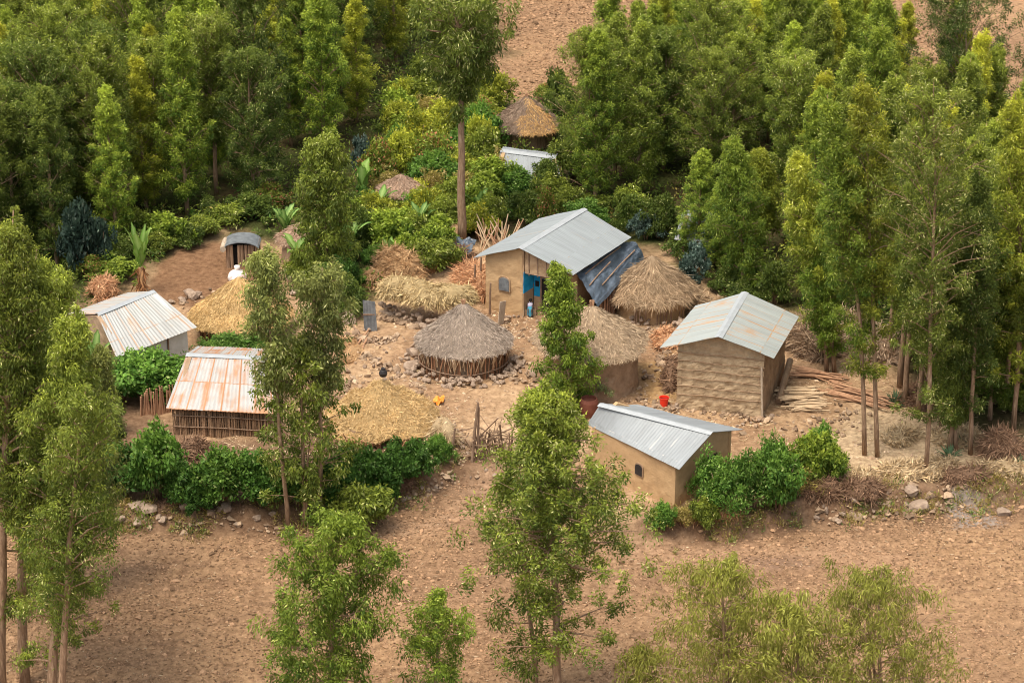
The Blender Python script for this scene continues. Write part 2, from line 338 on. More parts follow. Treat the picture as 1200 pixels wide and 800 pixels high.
fp = field_pts(4200, -29, 29, -36, -12); n = len(fp); th_ = rng.random(n) * 6.3
def _bl(P, D, L_, W_):
    D = D / np.linalg.norm(D, axis=1)[:, None]; S = np.cross(D, rng.standard_normal((len(P), 3))); S /= np.linalg.norm(S, axis=1)[:, None]; mid = P + D * L_[:, None] * .5; return np.stack([P, mid + S * W_, P + D * L_[:, None], mid - S * W_], 1)
mb = MB(); mb.quads(_bl(fp + [0, 0, .04], np.stack([np.cos(th_), np.sin(th_), .1 * rng.standard_normal(n)], -1), rng.uniform(.08, .3, n), .012), np.array([.62, .5, .33]) * rng.uniform(.5, 1.1, (n, 1))); kind(mb.build('stubble_scraps', M['straw']), 'stuff', 'pale scraps of stubble strewn on the ploughed field')
# ------------------------------------------------------------------ generic builders for walls, roofs, thatch
def roof_slope(mb, R0, R1, E1, E0, thick=.02, sag=.03, seed=0, corr=.012):
    """grid from ridge (R0->R1) down to the eave (E0->E1), corrugated, real thickness"""
    R0, R1, E0, E1 = map(np.array, (R0, R1, E0, E1)); Lu = np.linalg.norm(R1 - R0); Lv = np.linalg.norm(E0 - R0)
    nu = int(Lu / .0375) + 1; nv = 12
    u = np.linspace(0, 1, nu); v = np.linspace(0, 1, nv); Ug, Vg = np.meshgrid(u, v)
    P = (R0 * (1 - Ug[..., None]) + R1 * Ug[..., None]) * (1 - Vg[..., None]) + (E0 * (1 - Ug[..., None]) + E1 * Ug[..., None]) * Vg[..., None]
    nrm = np.cross(R1 - R0, E0 - R0); nrm /= np.linalg.norm(nrm); nrm *= np.sign(nrm[2])
    su = np.floor(Ug * Lu / .78); sv = np.floor(Vg * Lv / 2.0)
    d = corr * np.cos(np.arange(nu) * PI / 2)[None] + sag * 1.4 * fbm(Ug * Lu + seed, Vg * Lv, 2.2, 2) + .03 * vnoise(Ug * Lu + seed, Vg * 0, .9) * Vg ** 4 + .012 * np.sin(su * 7.1 + sv * 3 + seed) * Vg
    P[..., 2] += 0; top = P + nrm * d[..., None]; bot = top - nrm * thick
    edge = (Vg > .999)[..., None] * np.array([0, 0, -.0]); top = top + edge
    C = np.stack([Ug * Lu / 20 + seed * .05, Vg * Lv / 20, Vg * 0], -1)
    i = np.arange(nv - 1)[:, None] * nu + np.arange(nu - 1)[None]; f = np.stack([i, i + nu, i + nu + 1, i + 1], -1).reshape(-1, 4); o = nu * nv
    r = [np.arange(nu), np.arange(nu) + (nv - 1) * nu, np.arange(nv) * nu, np.arange(nv) * nu + nu - 1]
    rim = [np.stack([q[:-1], q[1:], q[1:] + o, q[:-1] + o], -1) for q in r]
    mb.add(np.concatenate([top.reshape(-1, 3), bot.reshape(-1, 3)]), np.concatenate([f, f[:, ::-1] + o] + rim), np.concatenate([C.reshape(-1, 3)] * 2))
def panel(mb, p0, p1, z0, zt, thick=.22, disp=None, res=.09, n_out=None, col=None):
    """wall panel between ground points, bottom z0, top profile zt(t) with t in 0..1 along it; outward side displaced"""
    p0 = np.array(p0[:2]); p1 = np.array(p1[:2]); e = p1 - p0; Ln = np.linalg.norm(e); e /= Ln; n = np.array([e[1], -e[0]]) if n_out is None else np.array(n_out)
    nu = max(2, int(Ln / res) + 1); t = np.linspace(0, 1, nu); ztop = np.array([zt(q) for q in t]); nz = max(2, int((ztop.max() - z0) / res) + 1)
    zz = np.linspace(z0, ztop.max(), nz); T, Zg = np.meshgrid(t, zz); Zc = np.minimum(Zg, ztop[None])
    d = disp(T * Ln, Zc) if disp is not None else 0 * T
    F = np.stack([p0[0] + e[0] * T * Ln + n[0] * d, p0[1] + e[1] * T * Ln + n[1] * d, Zc], -1)
    B = np.stack([p0[0] + e[0] * T * Ln - n[0] * thick, p0[1] + e[1] * T * Ln - n[1] * thick, Zc], -1)
    i = np.arange(nz - 1)[:, None] * nu + np.arange(nu - 1)[None]; f = np.stack([i, i + 1, i + nu + 1, i + nu], -1).reshape(-1, 4); o = nu * nz
    r = [np.arange(nu) + (nz - 1) * nu, np.arange(nz) * nu, np.arange(nz) * nu + nu - 1]
    rim = [np.stack([q[:-1], q[1:], q[1:] + o, q[:-1] + o], -1) for q in r]
    mb.add(np.concatenate([F.reshape(-1, 3), B.reshape(-1, 3)]), np.concatenate([f, f[:, ::-1] + o] + rim), col)
rough_disp = lambda a=.05, s=.5, sd=0: (lambda u, z: a * fbm(u + sd, z * 1.3, s, 4))
def blades(P, D, Lb, Wb, cols, rg=rng):
    """N thin quads: base P, direction D"""
    n = len(P); D = D / (np.linalg.norm(D, axis=1)[:, None] + 1e-9); r = rg.standard_normal((n, 3)); S = np.cross(D, r); S /= np.linalg.norm(S, axis=1)[:, None] + 1e-9
    Lb = np.broadcast_to(Lb, (n,))[:, None]; Wb = np.broadcast_to(Wb, (n,))[:, None]
    mid = P + D * Lb * .45
    return np.stack([P, mid + S * Wb, P + D * Lb, mid - S * Wb], 1), cols
def pal(c1, c2, n, j=.15, rg=rng):
    t = rg.random((n, 1)); return (np.array(c1) * (1 - t) + np.array(c2) * t) * (1 + j * rg.standard_normal((n, 1))).clip(.5, 1.6)
def thatch(c, r, ze, za, cols, nbl, seed, patchf=None, curve=0., ell=1.0, lump=.06, blen=.45, rag=.16):
    r = r * .94; ze = ze + .16
    """conical thatch: solid lumpy cone + many straws lying down the slope; c ground centre"""
    rg = np.random.default_rng(seed); mb = MB(); na, nr = 72, 14
    A, Rr = np.meshgrid(np.linspace(0, 2 * PI, na, endpoint=False), np.linspace(0, 1, nr))
    def surf(a, q):
        rr = r * q * (1 + .03 * np.sin(a * 3 + seed) + .02 * np.sin(a * 7)); z = za - (za - ze) * (q ** (1 - curve)) 
        z = z + lump * fbm(np.cos(a) * rr + seed, np.sin(a) * rr, .6, 3) + lump * 1.2 * fbm(np.cos(a) * rr + seed, np.sin(a) * rr, 2., 2)
        return np.stack([c[0] + np.cos(a) * rr, c[1] + np.sin(a) * rr * ell, z], -1)
    top = surf(A, Rr); bot = top * 1.; bot[..., 2] -= .13; bot[..., :2] = np.array(c[:2]) + (bot[..., :2] - np.array(c[:2])) * .97
    i = np.arange(nr - 1)[:, None] * na; j = np.arange(na)[None]; k = (j + 1) % na
    f = np.stack([i + j, i + na + j, i + na + k, i + k], -1).reshape(-1, 4); o = na * nr
    q = (nr - 1) * na + np.arange(na); q2 = (nr - 1) * na + (np.arange(na) + 1) % na; rim = np.stack([q, q + o, q2 + o, q2], -1)
    base = np.array(cols[0]) * .5 + np.array(cols[1]) * .5
    mb.add(np.concatenate([top.reshape(-1, 3), bot.reshape(-1, 3)]), np.concatenate([f, f[:, ::-1] + o, rim]), base * .8)
    a = rg.random(nbl) * 2 * PI; qq = np.sqrt(rg.random(nbl)); ed = rg.random(nbl) < .13; qq[ed] = rg.uniform(.93, 1.0, ed.sum())
    P = surf(a, qq); P2_ = surf(a + .25 * rg.standard_normal(nbl) * .25, np.clip(qq + .02, 0, 1.02) + .02); D = P2_ - P
    D /= np.linalg.norm(D, axis=1)[:, None] + 1e-9
    D += rg.standard_normal((nbl, 3)) * rag; P[:, 2] += .015 + .03 * rg.random(nbl)
    D[ed, 2] -= .35 + .5 * rg.random(int(ed.sum())); shorten = np.where(ed, .55, 1.)
    cl = pal(cols[0], cols[1], nbl, .2, rg)
    if patchf is not None: k_ = patchf(P[:, 0] - c[0], P[:, 1] - c[1]) ; cl[k_] = pal((.48, .27, .1), (.68, .45, .2), int(k_.sum()), .15, rg)
    cl *= (1 + .35 * fbm(P[:, 0] * 1., P[:, 1] * 1. + P[:, 2], .9, 3))[:, None]; v, cl = blades(P, D, blen * shorten * rg.uniform(.5, 1.2, nbl), .014, cl, rg); mb.quads(v, cl)
    return mb
def stick_wall(c, r, z0, z1, n, seed, lean=.08, rad=.035, arc=(0, 2 * PI), out=0.):
    rg = np.random.default_rng(seed); mb = MB()
    for q in range(n):
        a = arc[0] + (arc[1] - arc[0]) * (q + rg.uniform(-.4, .4)) / n; b = a + rg.normal(0, lean)
        p0 = [c[0] + math.cos(a) * r, c[1] + math.sin(a) * r, z0]; p1 = [c[0] + math.cos(b) * (r + out * rg.random()), c[1] + math.sin(b) * (r + out * rg.random()), z1 + rg.uniform(-.1, .05)]
        mb.tube([p0, (np.array(p0) + p1) / 2 + rg.normal(0, .02, 3), p1], rad * rg.uniform(.6, 1.3), 5, col=np.array([.95, .9, .85]) * rg.uniform(.35, 1.3))
    return mb
def ring_tube(c, r, z, rad, n=40, col=None):
    a = np.linspace(0, 2 * PI, n); mb = MB(); mb.tube(np.stack([c[0] + np.cos(a) * r, c[1] + np.sin(a) * r, z + .02 * np.sin(a * 5)], -1), rad, 5, col); return mb
def cyl_wall(c, r, z0, z1, seed, amp=.06, res=96):
    mb = MB(); nz = 14; A, Zg = np.meshgrid(np.linspace(0, 2 * PI, res, endpoint=False), np.linspace(z0, z1, nz))
    rr = r + amp * fbm(np.cos(A) * r + seed, np.sin(A) * r + Zg * 1.7, .7, 4) - .05 * (Zg - z0)
    i = np.arange(nz - 1)[:, None] * res; j = np.arange(res)[None]; k = (j + 1) % res
    mb.add(np.stack([c[0] + np.cos(A) * rr, c[1] + np.sin(A) * rr, Zg], -1).reshape(-1, 3), np.stack([i + j, i + k, i + res + k, i + res + j], -1).reshape(-1, 4)); return mb
M['sticks_c'] = noise_mat('sticks_c', (.2, .12, .075), (.4, .27, .17), 4, .9, .4, 25, (2, 2, .6), usecol=True)
M['sticks_red'] = noise_mat('sticks_red', (.26, .13, .075), (.46, .27, .16), 4, .9, .4, 25, (2, 2, .6), usecol=True)

# gable house from its roof corners; e* inset at the ends, s* inset under the eaves
class House:
    def __init__(h, name, label, cat, px, zr, za, zb, base, zg=0., group=None):
        R0, R1, A0, A1, B0, B1 = px
        h.R0, h.R1 = U(*R0, zr), U(*R1, zr); h.A0, h.A1 = U(*A0, za), U(*A1, za); h.B0, h.B1 = U(*B0, zb), U(*B1, zb)
        c = (h.A0 + h.A1 + h.B0 + h.B1) / 4; h.c = np.array([c[0], c[1], zg]); h.zg = zg
        h.t = thing(name, label, cat, h.c, group)
    def roof(h, mat, seed=1, corr=.012, cap=True, capmat=None):
        capmat = capmat or M['cap']
        mb = MB(); roof_slope(mb, h.R0, h.R1, h.A1, h.A0, seed=seed, corr=corr); roof_slope(mb, h.R0, h.R1, h.B1, h.B0, seed=seed + 3, corr=corr)
        h.roof_o = mb.build('roof', mat, h.t)
        if cap:
            c = MB(); d = (h.R1 - h.R0); pts = [h.R0 - d * .005 + d * 1.01 * q + np.array([0, 0, .035]) for q in np.linspace(0, 1, 8)]
            for sgn, E0 in ((1, h.A0), (-1, h.B0)):
                s = (E0 - h.R0); s = s / np.linalg.norm(s) * .2
                v = []; 
                for p in pts: v += [p, p + s]
                f = [[2 * k, 2 * k + 1, 2 * k + 3, 2 * k + 2] for k in range(7)]
                vv = np.array(v); low = vv - np.array([0, 0, .012]); o = len(vv)
                c.add(np.concatenate([vv, low]), np.array(f + [[q + o for q in w_][::-1] for w_ in f] + [[2 * k + 1, 2 * k + 3, 2 * k + 3 + o, 2 * k + 1 + o] for k in range(7)]), np.array([.01, .3, 0]))
            c.build('ridge_cap', capmat or mat, h.roof_o)
    def pt(h, u, s):
        """point below the roof: u 0..1 along the ridge, s -1 (A eave) .. 0 (ridge) .. 1 (B eave); returns xyz of the roof there"""
        R = h.R0 * (1 - u) + h.R1 * u; E = (h.A0 * (1 - u) + h.A1 * u) if s < 0 else (h.B0 * (1 - u) + h.B1 * u); return R * (1 - abs(s)) + E * abs(s)
    def gable(h, u, s0, s1, mat, disp, z0=None, drop=.05, name='wall', label=None, thick=.2, zmax=None):
        P = h.pt(u, s0); Q = h.pt(u, s1); out = (h.R0 - h.R1)[:2] if u < .5 else (h.R1 - h.R0)[:2]
        e = (Q - P)[:2]; n = np.array([e[1], -e[0]]); n /= np.linalg.norm(n); n *= np.sign(n @ out)
        def zt(t):
            z = h.pt(u, s0 + (s1 - s0) * t)[2] - drop; return min(z, zmax) if zmax else z
        mb = MB(); panel(mb, P, Q, (h.zg - .25) if z0 is None else z0, zt, thick, disp, n_out=n)
        o = mb.build(name, mat, h.t); 
        if label: o['label'] = label
        return o, P, Q, n
    def side(h, s, u0, u1, mat, disp, z0=None, drop=.06, name='wall', thick=.2):
        P = h.pt(u0, s); Q = h.pt(u1, s); ref = ((h.B0 - h.A0) if s > 0 else (h.A0 - h.B0))[:2]
        e = (Q - P)[:2]; n = np.array([e[1], -e[0]]); n /= np.linalg.norm(n); n *= np.sign(n @ ref)
        mb = MB(); panel(mb, P, Q, (h.zg - .25) if z0 is None else z0, lambda t: P[2] * (1 - t) + Q[2] * t - drop, thick, disp, n_out=n)
        return mb.build(name, mat, h.t), P, Q, n
def slab(mb, p, e, n, w_, h_, d, z, off=0., col=None):
    """upright box: centre foot p, along e, facing n, width, height, depth, bottom z, off = how far proud"""
    e = np.array([*e[:2], 0]); e = e / np.linalg.norm(e); n = np.array([*n[:2], 0]); n = n / np.linalg.norm(n)
    c = np.array([p[0], p[1], z + h_ / 2]) + n * (off + d / 2)
    v = np.array([c + e * w_ / 2 * i + n * d / 2 * j + np.array([0, 0, h_ / 2 * k]) for k in (-1, 1) for j in (-1, 1) for i in (-1, 1)])
    mb.add(v, np.array([[0, 2, 3, 1], [4, 5, 7, 6], [0, 1, 5, 4], [2, 6, 7, 3], [0, 4, 6, 2], [1, 3, 7, 5]]), col)

# ---- main house: pale metal roof, mud gable, recessed blue porch
H = House('mud_house', 'largest mud house with an arched shutter, blue painted porch and grey metal roof', 'house',
          [(608.5, 291), (684.5, 244.5), (554.5, 302), (631, 256), (671.5, 322.5), (740, 278)], 3.9, 2.85, 2.95, 0)
H.roof(M['tin_main'], 1, corr=.007)
_, P, Q, n = H.gable(.05, -.8, 0., M['mud_smooth'], rough_disp(.06, .7, 3))
e = (Q - P)[:2] / np.linalg.norm((Q - P)[:2])
wd = MB(); c0 = P[:2] + e * np.linalg.norm((Q - P)[:2]) * .52
# arched window: pts of an arch extruded
def arch(mb, p, e, n, w_, h_, z, off, d, col=None, k=10):
    e3 = np.array([*e[:2], 0]); e3 /= np.linalg.norm(e3); n3 = np.array([*n[:2], 0]); n3 /= np.linalg.norm(n3); p3 = np.array([p[0], p[1], z])
    pr = [(-w_ / 2, 0), (w_ / 2, 0)] + [(w_ / 2 * math.cos(a), h_ - w_ / 3 + w_ / 3 * math.sin(a)) for a in np.linspace(0, PI, k)]
    v = [p3 + e3 * a + np.array([0, 0, b_]) + n3 * off for a, b_ in pr] + [p3 + e3 * a + np.array([0, 0, b_]) + n3 * (off + d) for a, b_ in pr]
    m_ = len(pr); mb.add(v, [list(range(m_))[::-1], list(range(m_, 2 * m_))] + [[q, (q + 1) % m_, m_ + (q + 1) % m_, m_ + q] for q in range(m_)], col)
arch(wd, c0, e, n, .68, .82, 1.25, .0, .075); wo = wd.build('window', M['mud_dark'], H.t)
sh = MB(); arch(sh, c0, e, n, .56, .7, 1.31, .01, .09); sh.build('shutter', M['tin_dark'], wo)
# reveal of the recess (faces right), recessed blue facade, gable infill
R_ = H.pt(.05, 0.02); R2 = H.pt(.2, 0.02); eu = (R2 - R_)[:2]; nr = np.array([eu[1], -eu[0]]); nr /= np.linalg.norm(nr); nr *= np.sign(nr @ (H.B0 - H.A0)[:2])
mb = MB(); panel(mb, R_, R2, -.25, lambda t: 3.75, .2, rough_disp(.03, .5), n_out=nr); mb.build('wall', M['mud'], H.t)
mb = MB(); panel(mb, R_ + np.array([*nr, 0]) * .012, R2 + np.array([*nr, 0]) * .012, 1.35, lambda t: 2.5, .05, None, n_out=nr); mb.build('painted_band', M['blue'], H.t)
H.gable(.2, .62, .86, M['mud'], rough_disp(.03, .6, 8))
_, P, Q, n = H.gable(.2, .03, .62, M['blue'], rough_disp(.03, .6, 8), name='porch_wall', label='bright blue plastered porch wall')
e = (Q - P)[:2] / np.linalg.norm((Q - P)[:2])
mb = MB(); slab(mb, (P + Q)[:2] / 2, e, n, np.linalg.norm((Q - P)[:2]) - .05, 1.0, .04, -.1, .02); mb.build('dado', M['mud'], H.t)
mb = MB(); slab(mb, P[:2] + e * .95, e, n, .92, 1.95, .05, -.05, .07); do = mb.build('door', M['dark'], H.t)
mb = MB()
for o_ in (-.5, .5): slab(mb, P[:2] + e * (.95 + o_), e, n, .08, 2.02, .07, -.05, .07)
slab(mb, P[:2] + e * .95, e, n, 1.08, .08, .07, 1.97, .072); mb.build('door_frame', M['stick'], do)
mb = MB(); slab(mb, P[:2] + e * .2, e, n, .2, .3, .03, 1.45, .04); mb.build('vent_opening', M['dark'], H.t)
# timber lattice in the gable above the porch
mb = MB()
PG = H.pt(.06, .03); QG = H.pt(.06, .84)
for q in np.linspace(.1, .9, 5):
    p_ = PG * (1 - q) + QG * q; mb.tube([[p_[0], p_[1], 2.35], [p_[0] + random.uniform(-.04, .04), p_[1], p_[2] - .07]], .03, 5)
for z_ in (2.45,):
    k = min(1, max(.15, (3.85 - z_) / 1.45)); mb.tube([[PG[0], PG[1], z_], [PG[0] + (QG[0] - PG[0]) * k, PG[1] + (QG[1] - PG[1]) * k, z_ - .03]], .035, 5)
mb.build('gable_lattice', M['stick'], H.t)
H.gable(.062, .03, .84, M['mud'], rough_disp(.05), z0=2.45, name='gable_infill', thick=.1)
mb = MB(); p_ = H.pt(.07, .82); mb.tube([[p_[0], p_[1], -.1], [p_[0], p_[1], p_[2] - .06]], .07, 8); mb.build('porch_post', M['stick'], H.t)
H.gable(.95, -.8, .86, M['mud'], rough_disp(.05)); H.side(-.8, .05, .95, M['mud_smooth'], rough_disp(.05)); H.side(.86, .2, .95, M['mud'], rough_disp(.05))
# rubble footing under the gable
def stone_proto(seed, flat=.7):
    rg = np.random.default_rng(seed); v = IV.copy(); v = v / np.linalg.norm(v, axis=1)[:, None]
    fs = IF.copy(); edges = {}; V = [tuple(q) for q in v]; nf = []
    def mid(a, b_):
        k = (min(a, b_), max(a, b_))
        if k not in edges: m_ = (np.array(V[a]) + np.array(V[b_])) / 2; V.append(tuple(m_ / np.linalg.norm(m_))); edges[k] = len(V) - 1
        return edges[k]
    for a, b_, c in fs:
        x_, y_, z_ = mid(a, b_), mid(b_, c), mid(c, a); nf += [[a, x_, z_], [x_, b_, y_], [z_, y_, c], [x_, y_, z_]]
    V = np.array(V)
    for _ in range(9):          # planar cuts make it angular
        nn = rg.standard_normal(3); nn /= np.linalg.norm(nn); dd = V @ nn; k = dd > rg.uniform(.5, .85); V[k] -= nn * (dd[k] - .62)[:, None]
    V *= np.array([.5, .5 * rg.uniform(.6, .9), .5 * flat]); mb = MB(); mb.add(V, np.array(nf)); return mb
STONES = []
for k in range(6):
    o = stone_proto(k + 10).build('stone', M['stone']); STONES.append(o)
_first = set()
def stone(P, s, label, group, name='stone', sink=.3, sc3=(1, 1, 1)):
    k = random.randrange(6)
    if k not in _first and name == 'stone': _first.add(k); o = STONES[k]
    else: o = STONES[k].copy(); o.name = name; COL.objects.link(o)
    o.location = (P[0], P[1], P[2] + s * .35 * (1 - sink)); o.rotation_euler = (random.uniform(-.3, .3), random.uniform(-.3, .3), random.uniform(0, 6.3)); o.scale = (s * sc3[0], s * sc3[1], s * sc3[2])
    return tag(o, label, 'stone', group)

# ---- plank-ledged mud store with a half-hipped look, right
H = House('mud_store', 'tall mud building with ledged gable wall and rust streaked metal roof', 'building',
          [(842, 395), (872.8, 342.3), (773, 408), (815, 358), (907, 420), (936.5, 370.6)], 4.15, 3.15, 3.2, 0)
GR = H; H.roof(M['tin_gran'], 5)
ledge = lambda u, z: .09 * fbm(u, z, .3, 4) +   .012 * (1 - (z * 2.35 + .25 * vnoise(u, z * 0, .8)) % 1.0)
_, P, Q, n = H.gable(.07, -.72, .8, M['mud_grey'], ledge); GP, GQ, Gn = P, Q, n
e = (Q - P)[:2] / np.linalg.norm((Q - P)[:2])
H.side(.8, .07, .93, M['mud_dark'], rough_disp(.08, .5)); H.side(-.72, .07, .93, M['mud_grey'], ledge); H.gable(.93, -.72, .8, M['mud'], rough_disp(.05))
mb = MB(); W_ = np.linalg.norm((Q - P)[:2])
for z_ in (.85, 1.27, 1.7, 2.12, 2.55, 2.97):
    a_ = P[:2] + n * .06; b_ = Q[:2] + n * .06; mb.tube([[*(a_ + (b_ - a_) * q), z_ + .03 * math.sin(q * 9 + z_ * 5)] for q in np.linspace(-.01, 1.01, 9)], .024, 5)
mb.build('wall_ledge', M['mud_dark'], H.t)
mb = MB(); s_ = H.pt(0.03, .83); mb.tube([[s_[0], s_[1], -.1], [s_[0] - .12, s_[1] + .2, 2.6]], .06, 7); mb.build('prop_pole', M['bark_pale'], H.t)
mb = MB(); s_ = H.pt(.4, .95); s2 = H.pt(.95, .9); mb.tube([[s_[0], s_[1], .1], [s2[0], s2[1], 1.0]], .16, 7); mb.build('leaning_beam', M['mud_dark'], H.t)

# ---- front house with clean metal roof
H = House('mud_cottage', 'low ochre mud house at the front of the yard with smooth pale roof', 'house',
          [(834.8, 506.5), (703.6, 473), (796, 550), (688, 497), (872, 503), (746, 474.5)], 3.0, 2.0, 2.35, 0)
FH = H; H.roof(M['tin_new'], 9, corr=.007)
_, P, Q, n = H.gable(.06, -.93, .8, M['mud_smooth'], rough_disp(.04, .6)); 
e = (Q - P)[:2] / np.linalg.norm((Q - P)[:2])
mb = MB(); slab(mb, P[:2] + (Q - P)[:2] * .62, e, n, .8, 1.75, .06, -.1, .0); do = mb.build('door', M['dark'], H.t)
mb = MB(); [slab(mb, P[:2] + (Q - P)[:2] * .62 + e * o_, e, n, .08, 1.8, .1, -.1, 0) for o_ in (-.44, .44)]; mb.build('door_frame', M['stick'], do)
_, P, Q, n = H.side(-.93, .06, .95, M['mud_smooth'], rough_disp(.04, .6))
e = (Q - P)[:2] / np.linalg.norm((Q - P)[:2]); mb = MB(); arch(mb, P[:2] + (Q - P)[:2] * .42, e, n, .5, .62, .7, .0, .06); wo = mb.build('window', M['mud_dark'], H.t)
mb = MB(); arch(mb, P[:2] + (Q - P)[:2] * .42, e, n, .4, .5, .76, .02, .06); mb.build('shutter', M['black'], wo)
H.side(.8, .06, .95, M['mud_smooth'], rough_disp(.04)); H.gable(.95, -.93, .8, M['mud_smooth'], rough_disp(.04))

# ---- left white walled house
H = House('whitewashed_house', 'white walled house at the left with a dull metal roof streaked by narrow rust lines', 'house',
          [(180, 340.6), (114, 367.5), (231, 383), (136.5, 419.5), (150, 343), (80, 368)], 3.0, 1.95, 2.2, 0)
H.roof(M['tin_left'], 13)
_, P, Q, n = H.side(-.85, .05, .93, M['white_wall'], rough_disp(.03))
e = (Q - P)[:2] / np.linalg.norm((Q - P)[:2])
for k_ in (.6, .3): mb = MB(); slab(mb, P[:2] + (Q - P)[:2] * k_, e, n, .08, 1.9, .04, -.1, .02); mb.build('wall_batten', M['stick'], H.t)
H.gable(.05, -.85, .85, M['white_wall'], rough_disp(.03)); H.gable(.93, -.85, .85, M['mud_dark'], rough_disp(.05)); H.side(.85, .05, .93, M['white_wall'], rough_disp(.03))
mb = MB(); s_ = H.pt(.985, -.93); mb.tube([[s_[0], s_[1], -.1], [s_[0], s_[1], s_[2] - .03]], .09, 7); mb.build('corner_post', M['bark'], H.t)
mb = MB(); slab(mb, P[:2] + (Q - P)[:2] * .8, e, n, .8, .8, .06, .1, .03); mb.build('green_panel', noise_mat('green_paint', (.1, .5, .33), (.16, .6, .42), 3, .6), H.t)

# ---- rusty roofed stick barn
H = House('stick_barn', 'barn walled with upright sticks under a white metal roof heavily streaked with orange rust', 'barn',
          [(219, 414.5), (316, 419), (194.4, 478.4), (322, 485), (232, 405), (322, 409)], 2.75, 1.45, 2.05, 0)
H.roof(M['tin_rust'], 21)
mb = MB(); panel(mb, H.pt(.06, -.86), H.pt(.97, -.86), -.25, lambda t: 1.55, .1, rough_disp(.04)); mb.build('wall', M['mud_dark'], H.t)
H.gable(.05, -.84, .6, M['mud_dark'], rough_disp(.05)); H.gable(.97, -.84, .6, M['mud_dark'], rough_disp(.05)); H.side(.6, .05, .97, M['mud_dark'], rough_disp(.05))
mb = MB(); P = H.pt(.04, -.89); Q = H.pt(.98, -.89); nst = 86
for q in range(nst):
    t_ = (q + random.uniform(-.4, .4)) / nst; b_ = P + (Q - P) * t_; mb.tube([[b_[0], b_[1] - .04 - .05 * random.random(), -.2], [b_[0] + random.gauss(0, .05), b_[1] - .04 - .05 * random.random(), 1.5]], random.uniform(.02, .04), 5, col=np.array([1, .95, .9]) * random.uniform(.5, 1.4))
mb.build('stick_wall', M['sticks_c'], H.t)
mb = MB()
for z_ in (.45, 1.0): mb.tube([P + np.array([0, -.12, z_ - P[2]]), (P + Q) / 2 + np.array([0, -.14, z_ - P[2] + .05]), Q + np.array([0, -.12, z_ - Q[2]])], .03, 5)
mb.build('rail', M['stick'], H.t)

# ---- pale tin roofed sheds behind
H = House('far_shed', 'far shed roofed with pale sheet metal just below the farthest thatched hut', 'shed',
          [(587, 176), (651, 184), (576, 207), (660, 217), (590, 172), (654, 180)], 2.0, 1.0, 1.9, 0)
H.roof(M['tin_new'], 31)
for a_ in ((.05,), (.95,)): H.gable(a_[0], -.85, .6, M['mud'], rough_disp(.04))
H.side(-.85, .05, .95, M['mud'], rough_disp(.04)); H.side(.6, .05, .95, M['mud'], rough_disp(.04))
H = House('hidden_shed', 'pale metal roofed shed glimpsed through the trees behind the tall mud building', 'shed',
          [(800, 250), (868, 257), (790, 280), (874, 288), (806, 246), (872, 253)], 2.2, 1.3, 2.1, 0)
H.roof(M['tin_new'], 35)
for a_ in ((.05,), (.95,)): H.gable(a_[0], -.85, .6, M['mud'], rough_disp(.04))
H.side(-.85, .05, .95, M['mud'], rough_disp(.04)); H.side(.6, .05, .95, M['mud'], rough_disp(.04))

# ------------------------------------------------------------------ round huts
BR = ((.18, .12, .085), (.34, .25, .18)); TAN = ((.32, .22, .13), (.52, .38, .24)); GOLD = ((.46, .3, .12), (.66, .46, .22)); SILV = ((.3, .235, .18), (.5, .41, .33))
def ground_c(px, py, z): p = U(px, py, z); return np.array([p[0], p[1], 0.])
# round granary in the middle
c = ground_c(543.5, 401, 1.2); t = thing('thatched_granary', 'round grey brown thatched hut with open stick wall in the middle of the yard', 'hut', c)
thatch(c, 2.48, 1.2, 3.3, SILV, 11000, 41, blen=.34).build('thatch_roof', M['straw'], t)
rf = [o for o in t.children][0]
mb = MB(); [mb.tube([[c[0] + .05 * math.cos(a), c[1] + .05 * math.sin(a), 3.15], [c[0] + .1 * math.cos(a), c[1] + .1 * math.sin(a), 3.45]], .025, 5) for a in range(6)]; mb.build('finial', M['stick_red'], rf)
cyl_wall(c, 1.95, -.2, 1.35, 4).build('inner_wall', M['mud_dark'], t)
w1 = stick_wall(c, 2.12, -.1, 1.25, 120, 5, out=.1, rad=.032); w1.build('stick_wall', M['sticks_red'], t)
ring_tube(c, 2.2, .45, .03).build('binding_ring', M['stick'], t)
mb = MB(); rg = np.random.default_rng(8)
for q in range(46):
    a = -PI / 2 + rg.uniform(-1.7, 1.7); b_ = a + rg.normal(0, .035); mb.tube([[c[0] + 2.32 * math.cos(a), c[1] + 2.32 * math.sin(a), 1.3], [c[0] + 2.17 * math.cos(b_), c[1] + 2.17 * math.sin(b_), rg.uniform(.5, 1.0)]], .02, 5)
mb.build('eave_sticks', M['stick_pale'], t)
for q in range(135):
    a = random.uniform(PI * .97, PI * 2.1); r_ = random.uniform(2.25, 2.95); s_ = random.uniform(.2, .42)
    x_, y_ = c[0] + r_ * math.cos(a), c[1] + r_ * math.sin(a)
    stone((x_, y_, float(hz(x_, y_)) + max(0, .28 * (2.9 - r_))), s_, 'brown stone in the loose ring piled round the foot of the central round hut', 'stones ringing the round granary', sink=.1)
# middle thatched mud hut
c = ground_c(693, 402, 2.1); t = thing('round_mud_hut', 'round mud walled hut with tan thatch right of the slender young tree', 'hut', c)
thatch(c, 2.85, 2.1, 4.05, ((.36, .26, .17), (.54, .41, .27)), 12000, 43, blen=.36).build('thatch_roof', M['straw'], t); cyl_wall(c, 2.3, -.2, 2.4, 9, .1).build('wall', M['mud_dark'], t)
mb = MB(); [mb.tube([[c[0] + .05 * math.cos(a), c[1], 3.9], [c[0] + .1 * math.cos(a), c[1] + .1 * math.sin(a), 4.3]], .03, 5) for a in range(5)]; mb.build('finial', M['stick_red'], t)
